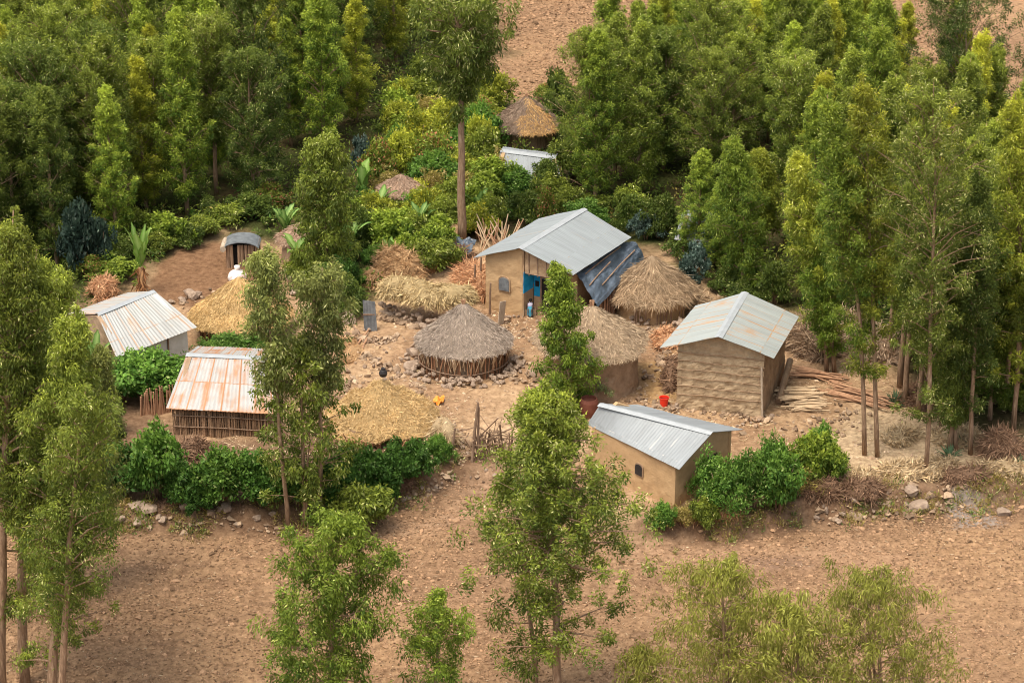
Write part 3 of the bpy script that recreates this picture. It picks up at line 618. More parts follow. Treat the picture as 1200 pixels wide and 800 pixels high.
# ragged thatched hut by the tarpaulin
c = ground_c(763, 336, 1.3); t = thing('ragged_thatch_hut', 'hut under shaggy overhanging brown thatch beside the dark tarpaulin lean-to', 'hut', c)
thatch(c, 2.3, 1.05, 2.95, TAN, 11000, 45, lump=.16, blen=.7, rag=.14, curve=.0).build('thatch_roof', M['straw'], t); cyl_wall(c, 1.85, -.2, 1.5, 12, .08).build('wall', M['mud_smooth'], t)
mb = MB(); rg = np.random.default_rng(3)
for q in range(14):
    a = rg.uniform(-2.2, -.3); mb.tube([[c[0] + 2.1 * math.cos(a), c[1] + 2.1 * math.sin(a), 1.3], [c[0] + 1.95 * math.cos(a), c[1] + 1.95 * math.sin(a), -.1]], .035, 5)
mb.build('wall_pole', M['stick'], t)
# left golden thatch hut
c = ground_c(282, 366, .95); t = thing('golden_thatch_hut', 'low round hut with golden yellow thatch behind the white walled house', 'hut', c)
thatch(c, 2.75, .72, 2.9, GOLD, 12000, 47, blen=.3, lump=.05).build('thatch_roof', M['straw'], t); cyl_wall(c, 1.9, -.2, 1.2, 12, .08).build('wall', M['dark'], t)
stick_wall(c, 2.05, -.1, 1.0, 60, 15, rad=.04).build('stick_wall', M['sticks_red'], t)
# far hut with yellow patch
c = ground_c(617, 149, .9); t = thing('patched_thatch_hut', 'farthest hut, grey thatch patched with a wedge of fresh orange straw, below the upper field', 'hut', c)
thatch(c, 2.3, .95, 2.9, BR, 8000, 49, lambda x, y: (np.arctan2(y, x) + .5 * vnoise(x * 2, y * 2, .6) > -1.75) & (np.arctan2(y, x) + .6 * vnoise(x * 2, y * 2, .5) < -.35), blen=.34).build('thatch_roof', M['straw'], t); cyl_wall(c, 1.65, -.2, 1.1, 12, .06).build('wall', M['mud_dark'], t)
stick_wall(c, 1.72, -.1, 1.0, 60, 16, rad=.03).build('stick_wall', M['sticks_c'], t)
mb = MB(); [mb.tube([[c[0] + .05 * math.cos(a), c[1], 2.7], [c[0] + .08 * math.cos(a), c[1] + .08 * math.sin(a), 3.05]], .035, 5) for a in range(5)]; mb.build('finial', M['stick_red'], t)
# two small huts peeping from bushes
for (px, py, lb) in ((470, 225, 'tan thatched cone half buried in bushes behind the straw heaps'), (352, 282, 'tan thatched cone peeping out behind the banana plant near the dense tall tree')):
    c = ground_c(px, py, 1.2); t = thing('small_thatch_hut', lb, 'hut', c)
    thatch(c, 1.35, 1.2, 2.25, ((.34, .22, .15), (.5, .36, .26)), 4000, int(px), blen=.34).build('thatch_roof', M['straw'], t); cyl_wall(c, 1.05, -.2, 1.35, 3).build('wall', M['mud_dark'], t)
# low straw covered store in front
c = ground_c(447, 486, .55); t = thing('straw_stack', 'low wide round stack roofed with lumpy pale golden straw beside the front hedge', 'straw stack', c)
thatch(c, 2.75, .3, 2.55, ((.44, .29, .12), (.66, .47, .24)), 15000, 53, lump=.34, blen=.22, rag=.5, curve=.12).build('straw_top', M['straw'], t)
stick_wall(c, 2.42, -.15, .42, 150, 17, out=.25, rad=.03).build('stick_rim', M['sticks_red'], t)
cyl_wall(c, 2.15, -.2, .6, 5).build('inner_wall', M['mud_dark'], t)

# ------------------------------------------------------------------ tarpaulin lean-to beside the main house
T0, T1, T2, T3 = U(672, 319, 2.65), U(742, 280, 2.7), U(758, 303, 1.75), U(700, 357, 1.55)
cT = (T0 + T1 + T2 + T3) / 4; t = thing('lean_to_shelter', 'lean-to under crumpled dark blue plastic sheet between the big house and the shaggy hut', 'shelter', (cT[0], cT[1], 0))
mb = MB(); nu, nv = 70, 50; Ug, Vg = np.meshgrid(np.linspace(0, 1, nu), np.linspace(0, 1, nv))
Pt = ((T0 * (1 - Ug[..., None]) + T1 * Ug[..., None]) * (1 - Vg[..., None]) + (T3 * (1 - Ug[..., None]) + T2 * Ug[..., None]) * Vg[..., None])
Pt[..., 2] += .28 * fbm(Ug * 4, Vg * 2.4 + Ug, .8, 4) - .12 * (Vg > .97) ; Pt[..., 1] -= .15 * fbm(Ug * 4, Vg * 0 + 3, .5, 3) * (Vg > .9); 
lo = Pt.copy(); lo[..., 2] -= .015
i = np.arange(nv - 1)[:, None] * nu + np.arange(nu - 1)[None]; f = np.stack([i, i + nu, i + nu + 1, i + 1], -1).reshape(-1, 4); o_ = nu * nv
mb.add(np.concatenate([Pt.reshape(-1, 3), lo.reshape(-1, 3)]), np.concatenate([f, f[:, ::-1] + o_])); mb.build('plastic_sheet', M['tarp'], t, smooth=True)
def lerp4(u, v): return (T0 * (1 - u) + T1 * u) * (1 - v) + (T3 * (1 - u) + T2 * u) * v
for (u0, v0, u1, v1) in ((.1, .25, .75, .1), (.2, .75, .9, .5), (.05, .55, .5, .35)):
    mb = MB(); mb.tube([lerp4(u0, v0) + [0, 0, .14], lerp4((u0 + u1) / 2, (v0 + v1) / 2) + [0, 0, .15], lerp4(u1, v1) + [0, 0, .14]], .035, 6); mb.build('weight_pole', M['stick'], t)
for (u, v) in ((.04, .93), (.35, .93), (.66, .93), (.97, .93)):
    p_ = lerp4(u, v); mb = MB(); mb.tube([[p_[0], p_[1], -.1], [p_[0], p_[1], p_[2] - .05]], .05, 6); mb.build('post', M['stick'], t)
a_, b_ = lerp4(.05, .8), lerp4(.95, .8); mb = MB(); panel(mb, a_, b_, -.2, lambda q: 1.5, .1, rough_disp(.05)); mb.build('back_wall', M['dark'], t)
mb = MB(); p_ = lerp4(.62, .9); q_ = lerp4(.85, .9); e = (q_ - p_)[:2]; slab(mb, (p_ + q_)[:2] / 2, e, [e[1], -e[0]], np.linalg.norm(e), 1.15, .03, -.05, .02); mb.build('tin_panel', M['tin_dark'], t)
mb = MB(); p_ = lerp4(.1, .9); q_ = lerp4(.5, .9)
for k in range(16): r_ = p_ + (q_ - p_) * k / 15; mb.tube([[r_[0], r_[1], -.1], [r_[0] + random.gauss(0, .03), r_[1], 1.35]], .04, 5, col=[random.uniform(.5, 1.3)] * 3)
mb.build('stick_screen', M['sticks_red'], t)

# ------------------------------------------------------------------ straw heaps
def heap(name, label, cat, pts, r, hgt, cols, nb, seed, blen=.5, wid=.022, droop=.3, group=None, base=.7):
    """mound following a polyline of ground points: lumpy core child + straw blades child"""
    rg = np.random.default_rng(seed); pts = np.array(pts, float); c = pts.mean(0); t = thing(name, label, cat, (c[0], c[1], float(hz(c[0], c[1]))), group)
    n = len(pts); seg = np.linspace(0, n - 1, 16); sp = np.stack([np.interp(seg, np.arange(n), pts[:, k]) for k in range(3)], -1)
    na = 22; A = np.linspace(0, 2 * PI, na, endpoint=False); tg = np.gradient(sp, axis=0) if n > 1 else np.tile([1., 0, 0], (16, 1)); tg[:, 2] = 0; tg /= np.linalg.norm(tg, axis=1)[:, None] + 1e-9
    nrm = np.stack([-tg[:, 1], tg[:, 0], 0 * tg[:, 0]], -1); ef = np.sqrt(np.clip(1 - (np.linspace(-1, 1, 16)) ** 4, .02, 1))
    rv = np.broadcast_to(r, (16,)) * ef; hv = np.broadcast_to(hgt, (16,)) * ef
    V = sp[:, None] + nrm[:, None] * (np.cos(A)[None, :, None] * rv[:, None, None]); V[..., 2] += np.sin(A)[None] * hv[:, None] * np.where(np.sin(A) > 0, 1, .3)[None]
    V += .3 * r * np.stack([vnoise(V[..., 0] + seed, V[..., 1] + V[..., 2], .5)] * 3, -1)
    i = np.arange(15)[:, None] * na; j = np.arange(na)[None]; k = (j + 1) % na; mb = MB()
    mb.add(V.reshape(-1, 3), np.stack([i + j, i + k, i + na + k, i + na + j], -1).reshape(-1, 4), (np.array(cols[0]) + np.array(cols[1])) / 2 * base); mb.build('heap_core', M['straw'], t)
    si = rg.integers(0, 16, nb); sa = rg.uniform(-.25, PI + .25, nb); ii = rg.random(nb); s2 = np.clip(si + 1, 0, 15)
    cen = sp[si] * (1 - ii[:, None]) + sp[s2] * ii[:, None]; R = rv[si] * (1 - ii) + rv[s2] * ii; Hh = hv[si] * (1 - ii) + hv[s2] * ii
    off = nrm[si] * (np.cos(sa) * R)[:, None]; P = cen + off * rg.uniform(.85, 1.1, (nb, 1)); P[:, 2] += np.sin(sa) * Hh * rg.uniform(.85, 1.15, nb)
    D = off / (np.linalg.norm(off, axis=1)[:, None] + .2) * .6 + rg.standard_normal((nb, 3)) * .55; D[:, 2] -= droop
    # tufts share a direction so that the straw clumps
    tuft = (vnoise(P[:, 0] * 3 + seed, P[:, 1] * 3 + P[:, 2] * 3, 1.)[:, None]) * np.array([[2.2, 1.2, .6]]); D += tuft
    v, cl = blades(P, D, blen * rg.uniform(.4, 1.2, nb), wid, pal(cols[0], cols[1], nb, .22, rg), rg); mb = MB(); mb.quads(v, cl); mb.build('straw', M['straw'], t)
    return t
PALE = ((.36, .25, .11), (.62, .48, .26)); HAY = ((.36, .21, .1), (.58, .38, .2)); ORG = ((.42, .2, .1), (.66, .4, .22)); LEAFY = ((.4, .28, .15), (.68, .52, .32)); BRN = ((.16, .09, .055), (.34, .21, .13))
hp = lambda *a: [np.append(G(*q)[:2], 0) for q in a]
def hp3(z, *a): return [U(q[0], q[1], z) for q in a]
heap('hay_heap', 'long pale shaggy hay draped over the rubble wall, left of the big mud house', 'hay', hp3(1.45, (447, 344), (470, 337), (500, 349), (530, 350), (556, 345)), .75, .65, PALE, 10000, 61, .45, .022, .9)
heap('straw_heap', 'brown straw heap behind the long pale hay, below the bushes', 'straw heap', hp3(.2, (438, 318), (462, 315), (484, 330)), 1.2, 1.1, HAY, 8000, 62, .5, .02)
heap('straw_heap', 'small brown straw tuft at the left end of the straw heaps, under the green shrub', 'straw heap', hp3(.2, (430, 335), (445, 330)), .6, .7, HAY, 2500, 63, .4, .02)
heap('stalk_heap', 'heap of dry stalks between the long hay and the gable of the big mud house', 'stalk heap', hp3(.5, (540, 322), (562, 330), (566, 345)), .7, .8, ORG, 3500, 64, .7, .02)
heap('straw_heap', 'messy fallen thatch heap sliding down beside the shaggy hut towards the tall mud building', 'straw heap', hp3(.1, (800, 356), (812, 358), (824, 362)), .75, .55, TAN, 4500, 65, .6, .018)
heap('brush_pile', 'dry brushwood pile behind the tall mud building', 'brush pile', hp3(.2, (918, 388), (945, 398), (965, 418)), .9, .8, ((.22, .14, .09), (.52, .38, .25)), 6000, 66, .8, .026)
heap('brush_pile', 'long pale brushwood row at the foot of the leaning eucalyptus trunks', 'brush pile', hp3(.1, (950, 374), (1000, 396), (1045, 422)), 1.0, .8, ((.27, .17, .11), (.6, .46, .32)), 7000, 67, .8, .028)
heap('leaf_litter_heap', 'low pale leaf heap behind the foremost whitish eucalyptus', 'leaf heap', hp3(.05, (1095, 520), (1120, 512), (1145, 515)), .7, .35, LEAFY, 2500, 83, .5, .03)
heap('leaf_litter_heap', 'low leaf heap between the twin trunks and the foremost eucalyptus', 'leaf heap', hp3(.05, (1040, 520), (1060, 508), (1075, 512)), .6, .25, LEAFY, 2000, 84, .4, .03)
heap('brush_pile', 'dead twig pile beside the agave beyond the pinkish poles', 'brush pile', hp3(.05, (1062, 462), (1080, 470), (1100, 480)), .7, .5, BRN, 2500, 85, .7, .02)
heap('brush_pile', 'dry brush row on the bank between the angular boulder and the ash patch', 'brush pile', hp3(0, (1105, 560), (1130, 562), (1150, 556)), .5, .4, BRN, 2200, 91, .5, .02)
heap('leaf_litter_heap', 'pale curled leaf heap beside the agave on the right edge', 'leaf heap', hp3(0, (1150, 548), (1180, 552), (1215, 556)), .5, .35, LEAFY, 2200, 92, .5, .03)
heap('brush_pile', 'twig pile at the right end of the shrub row above the bank stones', 'brush pile', hp3(0, (985, 572), (1005, 578), (1030, 574)), .55, .45, BRN, 2200, 93, .5, .02)
heap('rubbish_pile', 'reddish debris between the round mud hut and the shaggy hut', 'rubbish pile', hp3(0, (772, 392), (785, 400), (782, 412)), .6, .45, ORG, 1800, 94, .45, .025)
heap('rubbish_pile', 'brown debris leaning on the left wall of the tall mud building', 'rubbish pile', hp3(0, (790, 420), (786, 445), (784, 462)), .35, .5, BRN, 1500, 95, .4, .025)
heap('straw_heap', 'trampled straw below the grey metal door', 'straw heap', hp3(0, (400, 398), (415, 410), (405, 425)), .5, .18, HAY, 1500, 96, .4, .02)
heap('brush_pile', 'dead leaves hanging on the bank below the round bushes', 'brush pile', hp3(-.3, (150, 596), (200, 598), (250, 600), (300, 600)), .35, .35, BRN, 3000, 97, .4, .02)
heap('leaf_litter_heap', 'pale dry leaf heap on the bank under the foremost eucalyptus', 'leaf heap', hp3(.05, (1030, 552), (1065, 555), (1098, 552), (1118, 545)), .6, .4, LEAFY, 3500, 68, .5, .03)
heap('leaf_litter_heap', 'dry leaf heap at the left end of the grove bank above the tumbled stones', 'leaf heap', hp3(.05, (985, 556), (1005, 562), (1025, 562)), .5, .3, LEAFY, 2000, 69, .4, .03)
heap('brush_pile', 'brown brush pile on the right edge beside the agave', 'brush pile', hp3(.2, (1150, 528), (1172, 530), (1192, 530)), .8, .9, BRN, 3000, 70, .6, .02)
heap('brush_pile', 'brown twig pile behind the shrubs on the right bank', 'brush pile', hp3(.1, (930, 572), (960, 574), (985, 576)), .6, .5, BRN, 2500, 71, .5, .02)
heap('brush_pile', 'dry reddish weeds at the foot of the low cottage with the smooth roof', 'brush pile', hp3(-.2, (805, 610), (835, 607), (870, 606)), .45, .5, ORG, 2000, 72, .45, .02)
heap('brush_pile', 'dead brush beside the whitewashed house roof, at its far end', 'brush pile', hp3(.3, (108, 345), (135, 340)), .7, .7, ORG, 2200, 73, .5, .02)
heap('straw_heap', 'dry reed tangle at the gate, hanging over the end of the front hedge', 'straw heap', hp3(.4, (508, 515), (520, 505), (528, 520)), .4, .75, LEAFY, 2000, 74, .5, .02, 1.2)
heap('brush_pile', 'brown roots and twigs under the front hedge', 'brush pile', hp3(-.2, (440, 580), (465, 572), (485, 566)), .35, .4, BRN, 1200, 75, .5, .02)
heap('brush_pile', 'dull brown dead weeds in front of the stick barn', 'brush pile', hp3(0, (205, 545), (225, 530), (240, 525)), .5, .6, BRN, 1800, 76, .5, .02)
heap('straw_heap', 'straw scraps beside the trunk of the tall solitary eucalyptus', 'straw heap', hp3(.2, (512, 292), (535, 296)), .7, .5, PALE, 1800, 77, .5, .02)

# ------------------------------------------------------------------ rubble walls built of stones, scattered stones, boulders
def stone_line(pix, n, layers, s, label, group, wd=.25, z0=0.):
    pts = np.array([U(a, b, z0)[:2] for a, b in pix]); k = np.linspace(0, len(pts) - 1, n)
    for L_ in range(layers):
        for q in k:
            x_ = np.interp(q + random.uniform(-.2, .2) / n * len(pts), range(len(pts)), pts[:, 0]); y_ = np.interp(q, range(len(pts)), pts[:, 1])
            x_ += random.gauss(0, wd * .5); y_ += random.gauss(0, wd); stone((x_, y_, float(hz(x_, y_)) + L_ * s * .5), s * random.uniform(.6, 1.3), label, group)
stone_line([(446, 366), (470, 376), (500, 388), (520, 385)], 16, 3, .38, 'buff stone in the rubble wall under the long hay', 'stones of the wall under the hay', .12)
stone_line([(580, 374), (612, 374)], 8, 1, .24, 'small stone at the foot of the big mud gable', 'stones at the mud gable', .1)
stone_line([(792, 478), (815, 474), (850, 480), (892, 484)], 20, 2, .32, 'rubble stone at the foot of the tall ledged gable wall', 'stones under the ledged gable', .2)
stone_line([(735, 378), (760, 382), (790, 385), (800, 380)], 11, 2, .38, 'flat stone in the pile below the shaggy thatched hut', 'stones below the shaggy hut', .25)
stone_line([(1000, 588), (960, 590), (1040, 582), (1070, 575)], 16, 1, .38, 'tumbled stone on the bank below the grove', 'stones on the grove bank', .35)
stone_line([(455, 575), (500, 565), (530, 545), (600, 550)], 14, 1, .28, 'stone along the sill of the bank near the stick gate', 'stones near the gate', .2)
stone_line([(140, 598), (190, 600), (260, 598), (330, 600)], 12, 1, .5, 'dark stone on the bank under the round bushes', 'stones under the round bushes', .3)
stone_line([(425, 388), (470, 412), (430, 430), (455, 455), (480, 425)], 20, 1, .26, 'small pale stone strewn left of the central round hut', 'stones strewn left of the round hut', .5)
stone_line([(530, 495), (548, 530)], 8, 1, .3, 'flat step stone on the path through the stick gate', 'step stones at the gate', .1)
stone_line([(600, 420), (625, 440), (615, 400), (640, 410)], 12, 1, .2, 'small stone right of the central round hut', 'stones right of the round hut', .4)
stone_line([(862, 500), (905, 487), (890, 495)], 9, 1, .26, 'pale stone in the curved row before the ledged gable', 'stones in the curved row', .12)
stone_line([(195, 356), (235, 348), (215, 350)], 8, 1, .5, 'brown flat stone between the white walled house and golden thatch', 'stones behind the white walled house', .3)
for (px, py, s, lb) in ((486, 415, 1.05, 'big split brown rock left of the central round hut, upper of the two'), (483, 430, 1.0, 'big flat brown rock left of the central round hut, lower of the two'),
        (346, 330, 1.3, 'pinkish boulder behind the leaning grey-green crown, upper of the pair'), (348, 345, 1.1, 'pale boulder behind the leaning grey-green crown, lower of the pair'),
        (1078, 595, 1.15, 'large angular boulder lying on the ploughed field below the grove'), (1068, 578, 1.0, 'large boulder on the bank just above the angular boulder'),
        (1175, 602, .8, 'earthy brown lump of rock on the field near the right edge'), (222, 345, .8, 'brown slab of stone behind the golden thatch hut'), (855, 662, .3, 'small rock alone on the field below the right shrubs'),
        (472, 587, .42, 'pale squarish stone below the front hedge'), (458, 585, .3, 'small pale stone left of the squarish one below the front hedge'), (612, 497, .9, 'pale flat slab beside the stick gate'), (625, 440, .6, 'pale slab in the yard above the big central tree'),
        (160, 596, .9, 'rounded grey rock on the bank below the leftmost round bush'), (175, 600, 1.0, 'wide grey rock on the bank below the leftmost round bush'), (265, 598, .8, 'rounded brown rock on the bank below the second round bush')):
    o = stone_proto(int(px), .55).build('boulder', M['stone']); P = G(px, py); o.location = (P[0], P[1], P[2] + s * .12); o.rotation_euler = (random.uniform(-.2, .2), random.uniform(-.2, .2), random.uniform(0, 6)); o.scale = (s, s, s * 1.1); tag(o, lb, 'rock')
# loose pebbles in the yard
n = 6500; x_ = rng.uniform(-14, 22, n); y_ = rng.uniform(-14, 6, n); k = (y_ > np.interp(x_, BX, BY) + .2) & (smooth01(sdist(x_, y_, LIT_L), 1) < .4) & (rng.random(n) < .6 + 1.2 * fbm(x_, y_, 2)); x_, y_ = x_[k], y_[k]
scatter_lumps('pebbles', 'loose pebbles and crumbs on the trodden yard', np.stack([x_, y_, hz(x_, y_) + .16 * fbm(x_, y_, .9, 4) + .01], -1), np.clip(rng.lognormal(-3.2, .45, len(x_)), .02, .14), pal((.3, .2, .13), (.6, .46, .32), len(x_)), M['clod'])

def along(pix, n, wd):
    pts = P2(pix); k = rng.uniform(0, len(pts) - 1, n); return np.interp(k, range(len(pts)), [p[0] for p in pts]) + rng.normal(0, wd, n), np.interp(k, range(len(pts)), [p[1] for p in pts]) + rng.normal(0, wd, n)
XY = [along(*a) for a in (([(410, 392), (440, 404), (470, 398)], 80, .25), ([(420, 420), (450, 428), (480, 445), (500, 462)], 110, .3), ([(560, 420), (600, 450), (640, 455)], 60, .7), ([(395, 440), (420, 450), (400, 470)], 50, .6),
    ([(735, 385), (770, 395), (790, 410), (770, 440)], 240, .5), ([(745, 470), (790, 480), (900, 490)], 200, .25), ([(960, 590), (1010, 582), (1080, 578), (1140, 566)], 170, .45), ([(440, 580), (490, 566), (530, 546)], 70, .25), ([(140, 602), (260, 604), (350, 602)], 80, .3),
    ([(560, 545), (600, 548), (640, 575)], 45, .35), ([(910, 495), (960, 500), (1000, 480)], 80, .8), ([(200, 360), (250, 350), (300, 345)], 60, .6), ([(580, 385), (640, 388), (650, 400)], 90, .4), ([(445, 372), (505, 390)], 160, .15), ([(480, 500), (540, 505), (548, 535)], 80, .4))]
x_ = np.concatenate([q[0] for q in XY]); y_ = np.concatenate([q[1] for q in XY])
scatter_lumps('rubble', 'broken rubble strewn over the yard and along the bank', np.stack([x_, y_, hz(x_, y_) + .05], -1), np.clip(rng.lognormal(-2.5, .45, len(x_)), .04, .24), pal((.18, .12, .08), (.42, .31, .21), len(x_)), M['clod'], .75)
n = 16000; x_ = rng.uniform(-15, 27, n); y_ = rng.uniform(-14, 8, n); k = (y_ > np.interp(x_, BX, BY)) & (rng.random(n) < .35 + 1.5 * fbm(x_, y_, 2.5) + .5 * (x_ > 15)); x_, y_ = x_[k], y_[k]; n = len(x_)
th_ = rng.random(n) * 6.3; v, c = blades(np.stack([x_, y_, hz(x_, y_) + .16 * fbm(x_, y_, .9, 4) + .03], -1), np.stack([np.cos(th_), np.sin(th_), .15 * rng.standard_normal(n)], -1), rng.uniform(.12, .5, n), .014, pal((.3, .19, .1), (.7, .56, .34), n)); mb = MB(); mb.quads(v, c); kind(mb.build('straw_litter', M['straw']), 'stuff', 'scattered straw and twigs littering the yard')

# ------------------------------------------------------------------ poles, firewood, gate
_pp = {}
def pole(a, b_, r, mat, label, group=None, name='pole', cat='pole'):
    a = np.array(a, float); b_ = np.array(b_, float); d = b_ - a; Ln = np.linalg.norm(d); key = (mat, round(r, 3))
    if key not in _pp:
        mb = MB(); mb.tube([[0, 0, 0], [.02, .01, .35], [-.015, .01, .7], [0, 0, 1]], [r, r * .95, r * .85, r * .7], 6); o = mb.build(name, M[mat]); _pp[key] = o
    else: o = _pp[key].copy(); o.name = name; COL.objects.link(o)
    o.location = a; o.rotation_euler = Vector(d).to_track_quat('Z', 'Y').to_euler(); o.scale = (1, 1, Ln); return tag(o, label, cat, group)
def pile(px, py, w_, d_, ang, n, Ln, r, mat, label, group, layers=4):
    c = G(px, py); ca, sa = math.cos(ang), math.sin(ang)
    for q in range(n):
        o = random.uniform(-w_, w_); z_ = c[2] + .06 + random.random() * layers * r * 2 * (1 - abs(o) / w_ * .6); j = ang + random.gauss(0, .13); s = random.gauss(0, d_)
        m_ = np.array([c[0] - sa * o + ca * s, c[1] + ca * o + sa * s, z_]); h_ = np.array([math.cos(j), math.sin(j), random.gauss(0, .03)]) * Ln / 2 * random.uniform(.75, 1.15); pole(m_ - h_, m_ + h_, r, mat, label, group, 'firewood_stick', 'firewood')
pile(938, 471, 1.15, .2, .12, 62, 1.7, .042, 'stick_pale', 'split pale stick in the neat yellow firewood pile right of the tall mud building', 'sticks of the yellow firewood pile', 6)
pile(962, 443, .4, .2, -.4, 22, 2.6, .035, 'stick_red', 'reddish long stick in the thin row behind the yellow firewood pile', 'sticks of the reddish row')
pile(1010, 468, .6, .3, -.62, 34, 3.0, .04, 'stick_red', 'long pinkish pole lying behind the twin leaning trunks', 'poles behind the twin trunks')
for q in range(34):
    P = U(random.uniform(556, 600), random.uniform(283, 298), 0.1); a = random.uniform(-.8, .8)
    pole(P, P + np.array([math.sin(a) * 1.3, .5, random.uniform(.5, 1.6)]), .04, random.choice(['stick_red', 'stick_pale']), 'orange brown stick in the upright stack behind the far left corner of the big roof', 'sticks stacked behind the big house', 'firewood_stick', 'firewood')
for (a, b_, r, m_, lb) in (((410, 380), (428, 402), .05, 'stick', 'dark stick on the ground beside the cut log'), ((420, 404), (432, 388), .05, 'stick_red', 'reddish stick lying across the yard by the grey metal door'), ((425, 410), (430, 398), .06, 'stick_red', 'short thick stick at the yard left of the rocks')):
    pole(G(*a) + [0, 0, .06], G(*b_) + [0, 0, .1], r, m_, lb, None, 'stick', 'stick')
mb = MB(); A = G(400, 366); B = G(410, 382); mb.tube([A + [0, 0, .3], B + [0, 0, .3]], .34, 12); lg = mb.build('log', M['bark_pale']); tag(lg, 'thick cut log with a pale end beside the grey metal door', 'log')
# stick gate
gt = thing('stick_gate', 'crooked stick gateway with leaning posts and a low sill bar on the path', 'gate', G(545, 530))
for (a, b_, z1, r) in (((529, 541), (531, 541), 1.7, .06), ((553, 540), (558, 540), 2.9, .07), ((560, 538), (559, 538), 2.6, .06)):
    mb = MB(); A = G(*a); B = U(b_[0], b_[1], 0); mb.tube([A - [0, 0, .1], [(A[0] + B[0]) / 2 + .04, A[1], z1 * .5], [B[0] + .1, B[1], z1]], [r, r, r * .7], 7); mb.build('post', M['stick'], gt)
mb = MB(); A = G(529, 537); B = G(556, 537); mb.tube([A + [0, 0, .12], B + [0, 0, .14]], .06, 6); mb.build('sill_bar', M['bark'], gt)
mb = MB(); mb.tube([A + [0, 0, 1.2], B + [0, 0, 1.55]], .022, 5); mb.build('cross_bar', M['stick'], gt)
rt = thing('stick_fence', 'tangle of leaning sticks forming the fence right of the stick gateway', 'fence', G(575, 535))
mb = MB()
for q in range(46):
    A = G(random.uniform(558, 600), random.uniform(528, 540)); mb.tube([A, A + [random.gauss(0, .3), random.gauss(0, .2), .6 + .5 * random.random()], A + [random.gauss(.2, .6), random.gauss(0, .4), random.uniform(.5, 2.2) * (1 - .5 * (random.random() < .5))]], random.uniform(.015, .045), 5, col=[random.uniform(.5, 1.2)] * 3)
mb.build('tangled_sticks', M['sticks_c'], rt)
for (a, z1, r) in (((590, 420 + 0), 0, 0),):
    pass
# stick fence between left bush and barn, and by the hay
rt = thing('stick_fence', 'short fence of upright reddish sticks under the green bush at the whitewashed house', 'fence', G(180, 490)); mb = MB()
for q in range(26): A = G(165 + q * 1.6, 488 - q * .25); mb.tube([A - [0, 0, .1], A + [random.gauss(0, .08), 0, random.uniform(1.0, 1.4)]], .04, 5, col=[random.uniform(.6, 1.3)] * 3)
mb.build('fence_sticks', M['sticks_red'], rt)
for q, (a, h_, lb) in enumerate((((574, 368), 1.7, 'dark weathered post at the right end of the long hay'), ((563, 345), 2.1, 'thin post standing in the dry stalks by the mud gable'), ((556, 350), 1.9, 'thin dark stake among the hay left of the mud gable'))):
    A = G(*a); pole(A, A + [.05, 0, h_], .06, 'stick', lb, None, 'post', 'post')
A = G(588, 380); mb = MB(); mb.box((A[0], A[1], .65), (.38, .04, 1.35), rz=.7, ry=.12); tag(mb.build('board', M['bark_pale']), 'pale weathered board leaning by the mud gable at the end of the hay', 'board').location = (0, 0, 0)
# tin door
A = G(433, 386); dt = thing('metal_gate', 'narrow grey corrugated metal door at the left end of the rubble wall', 'door', A)
mb = MB(); roof_slope(mb, A + [-.3, .0, 1.6], A + [.32, -.1, 1.55], A + [.4, -.14, -.05], A + [-.25, -.05, -.05], sag=.02, corr=.012); mb.build('metal_leaf', M['tin_dark'], dt)
mb = MB(); mb.box((A[0] + .03, A[1] - .1, .9), (.66, .03, .07)); mb.build('brace', M['stick'], dt)
# dark sheets behind the hay
for (px, py, w_, d_, rz, lb) in ((512, 288, 1.5, 1.1, .4, 'crumpled grey plastic sheet on the pile near the solitary trunk, left one'), (541, 287, 1.3, 1.2, -.3, 'dark grey metal sheet on the pile right of the solitary trunk'), (515, 272, 2.4, 1.2, .15, 'rusty pale metal sheet lying beyond the solitary trunk')):
    A = U(px, py, .75); mb = MB(); g2 = 18; Ug, Vg = np.meshgrid(np.linspace(-.5, .5, g2), np.linspace(-.5, .5, g2)); ca, sa = math.cos(rz), math.sin(rz)
    V = np.stack([A[0] + (Ug * w_ * ca - Vg * d_ * sa), A[1] + (Ug * w_ * sa + Vg * d_ * ca), A[2] + .35 * Vg + .25 * fbm(Ug * 3 + px, Vg * 3, .8)], -1); lo = V - [0, 0, .02]; i = np.arange(g2 - 1)[:, None] * g2 + np.arange(g2 - 1)[None]; f = np.stack([i, i + 1, i + g2 + 1, i + g2], -1).reshape(-1, 4)
    mb.add(np.concatenate([V.reshape(-1, 3), lo.reshape(-1, 3)]), np.concatenate([f, f[:, ::-1] + g2 * g2])); tag(mb.build('metal_sheet' if 'metal' in lb else 'plastic_sheet', M['tin_gran'] if 'rusty' in lb else M['tarp']), lb, 'sheet')
heap('rubbish_pile', 'pile of sticks and rubble under the grey sheets near the solitary trunk', 'rubbish pile', hp3(.1, (505, 302), (530, 304), (550, 300)), .9, .6, BRN, 1800, 81, .5, .03)
# leaning dry branches by the hut
A = G(478, 412); 
for q in range(5): pole(A + [.1 * q, 0, .1], A + [.9 + .1 * q, -.3 + .2 * q, 1.0 + .1 * q], .025, 'stick', 'thin dry branch leaning on the eave of the central round hut', 'branches at the round hut', 'branch', 'branch')
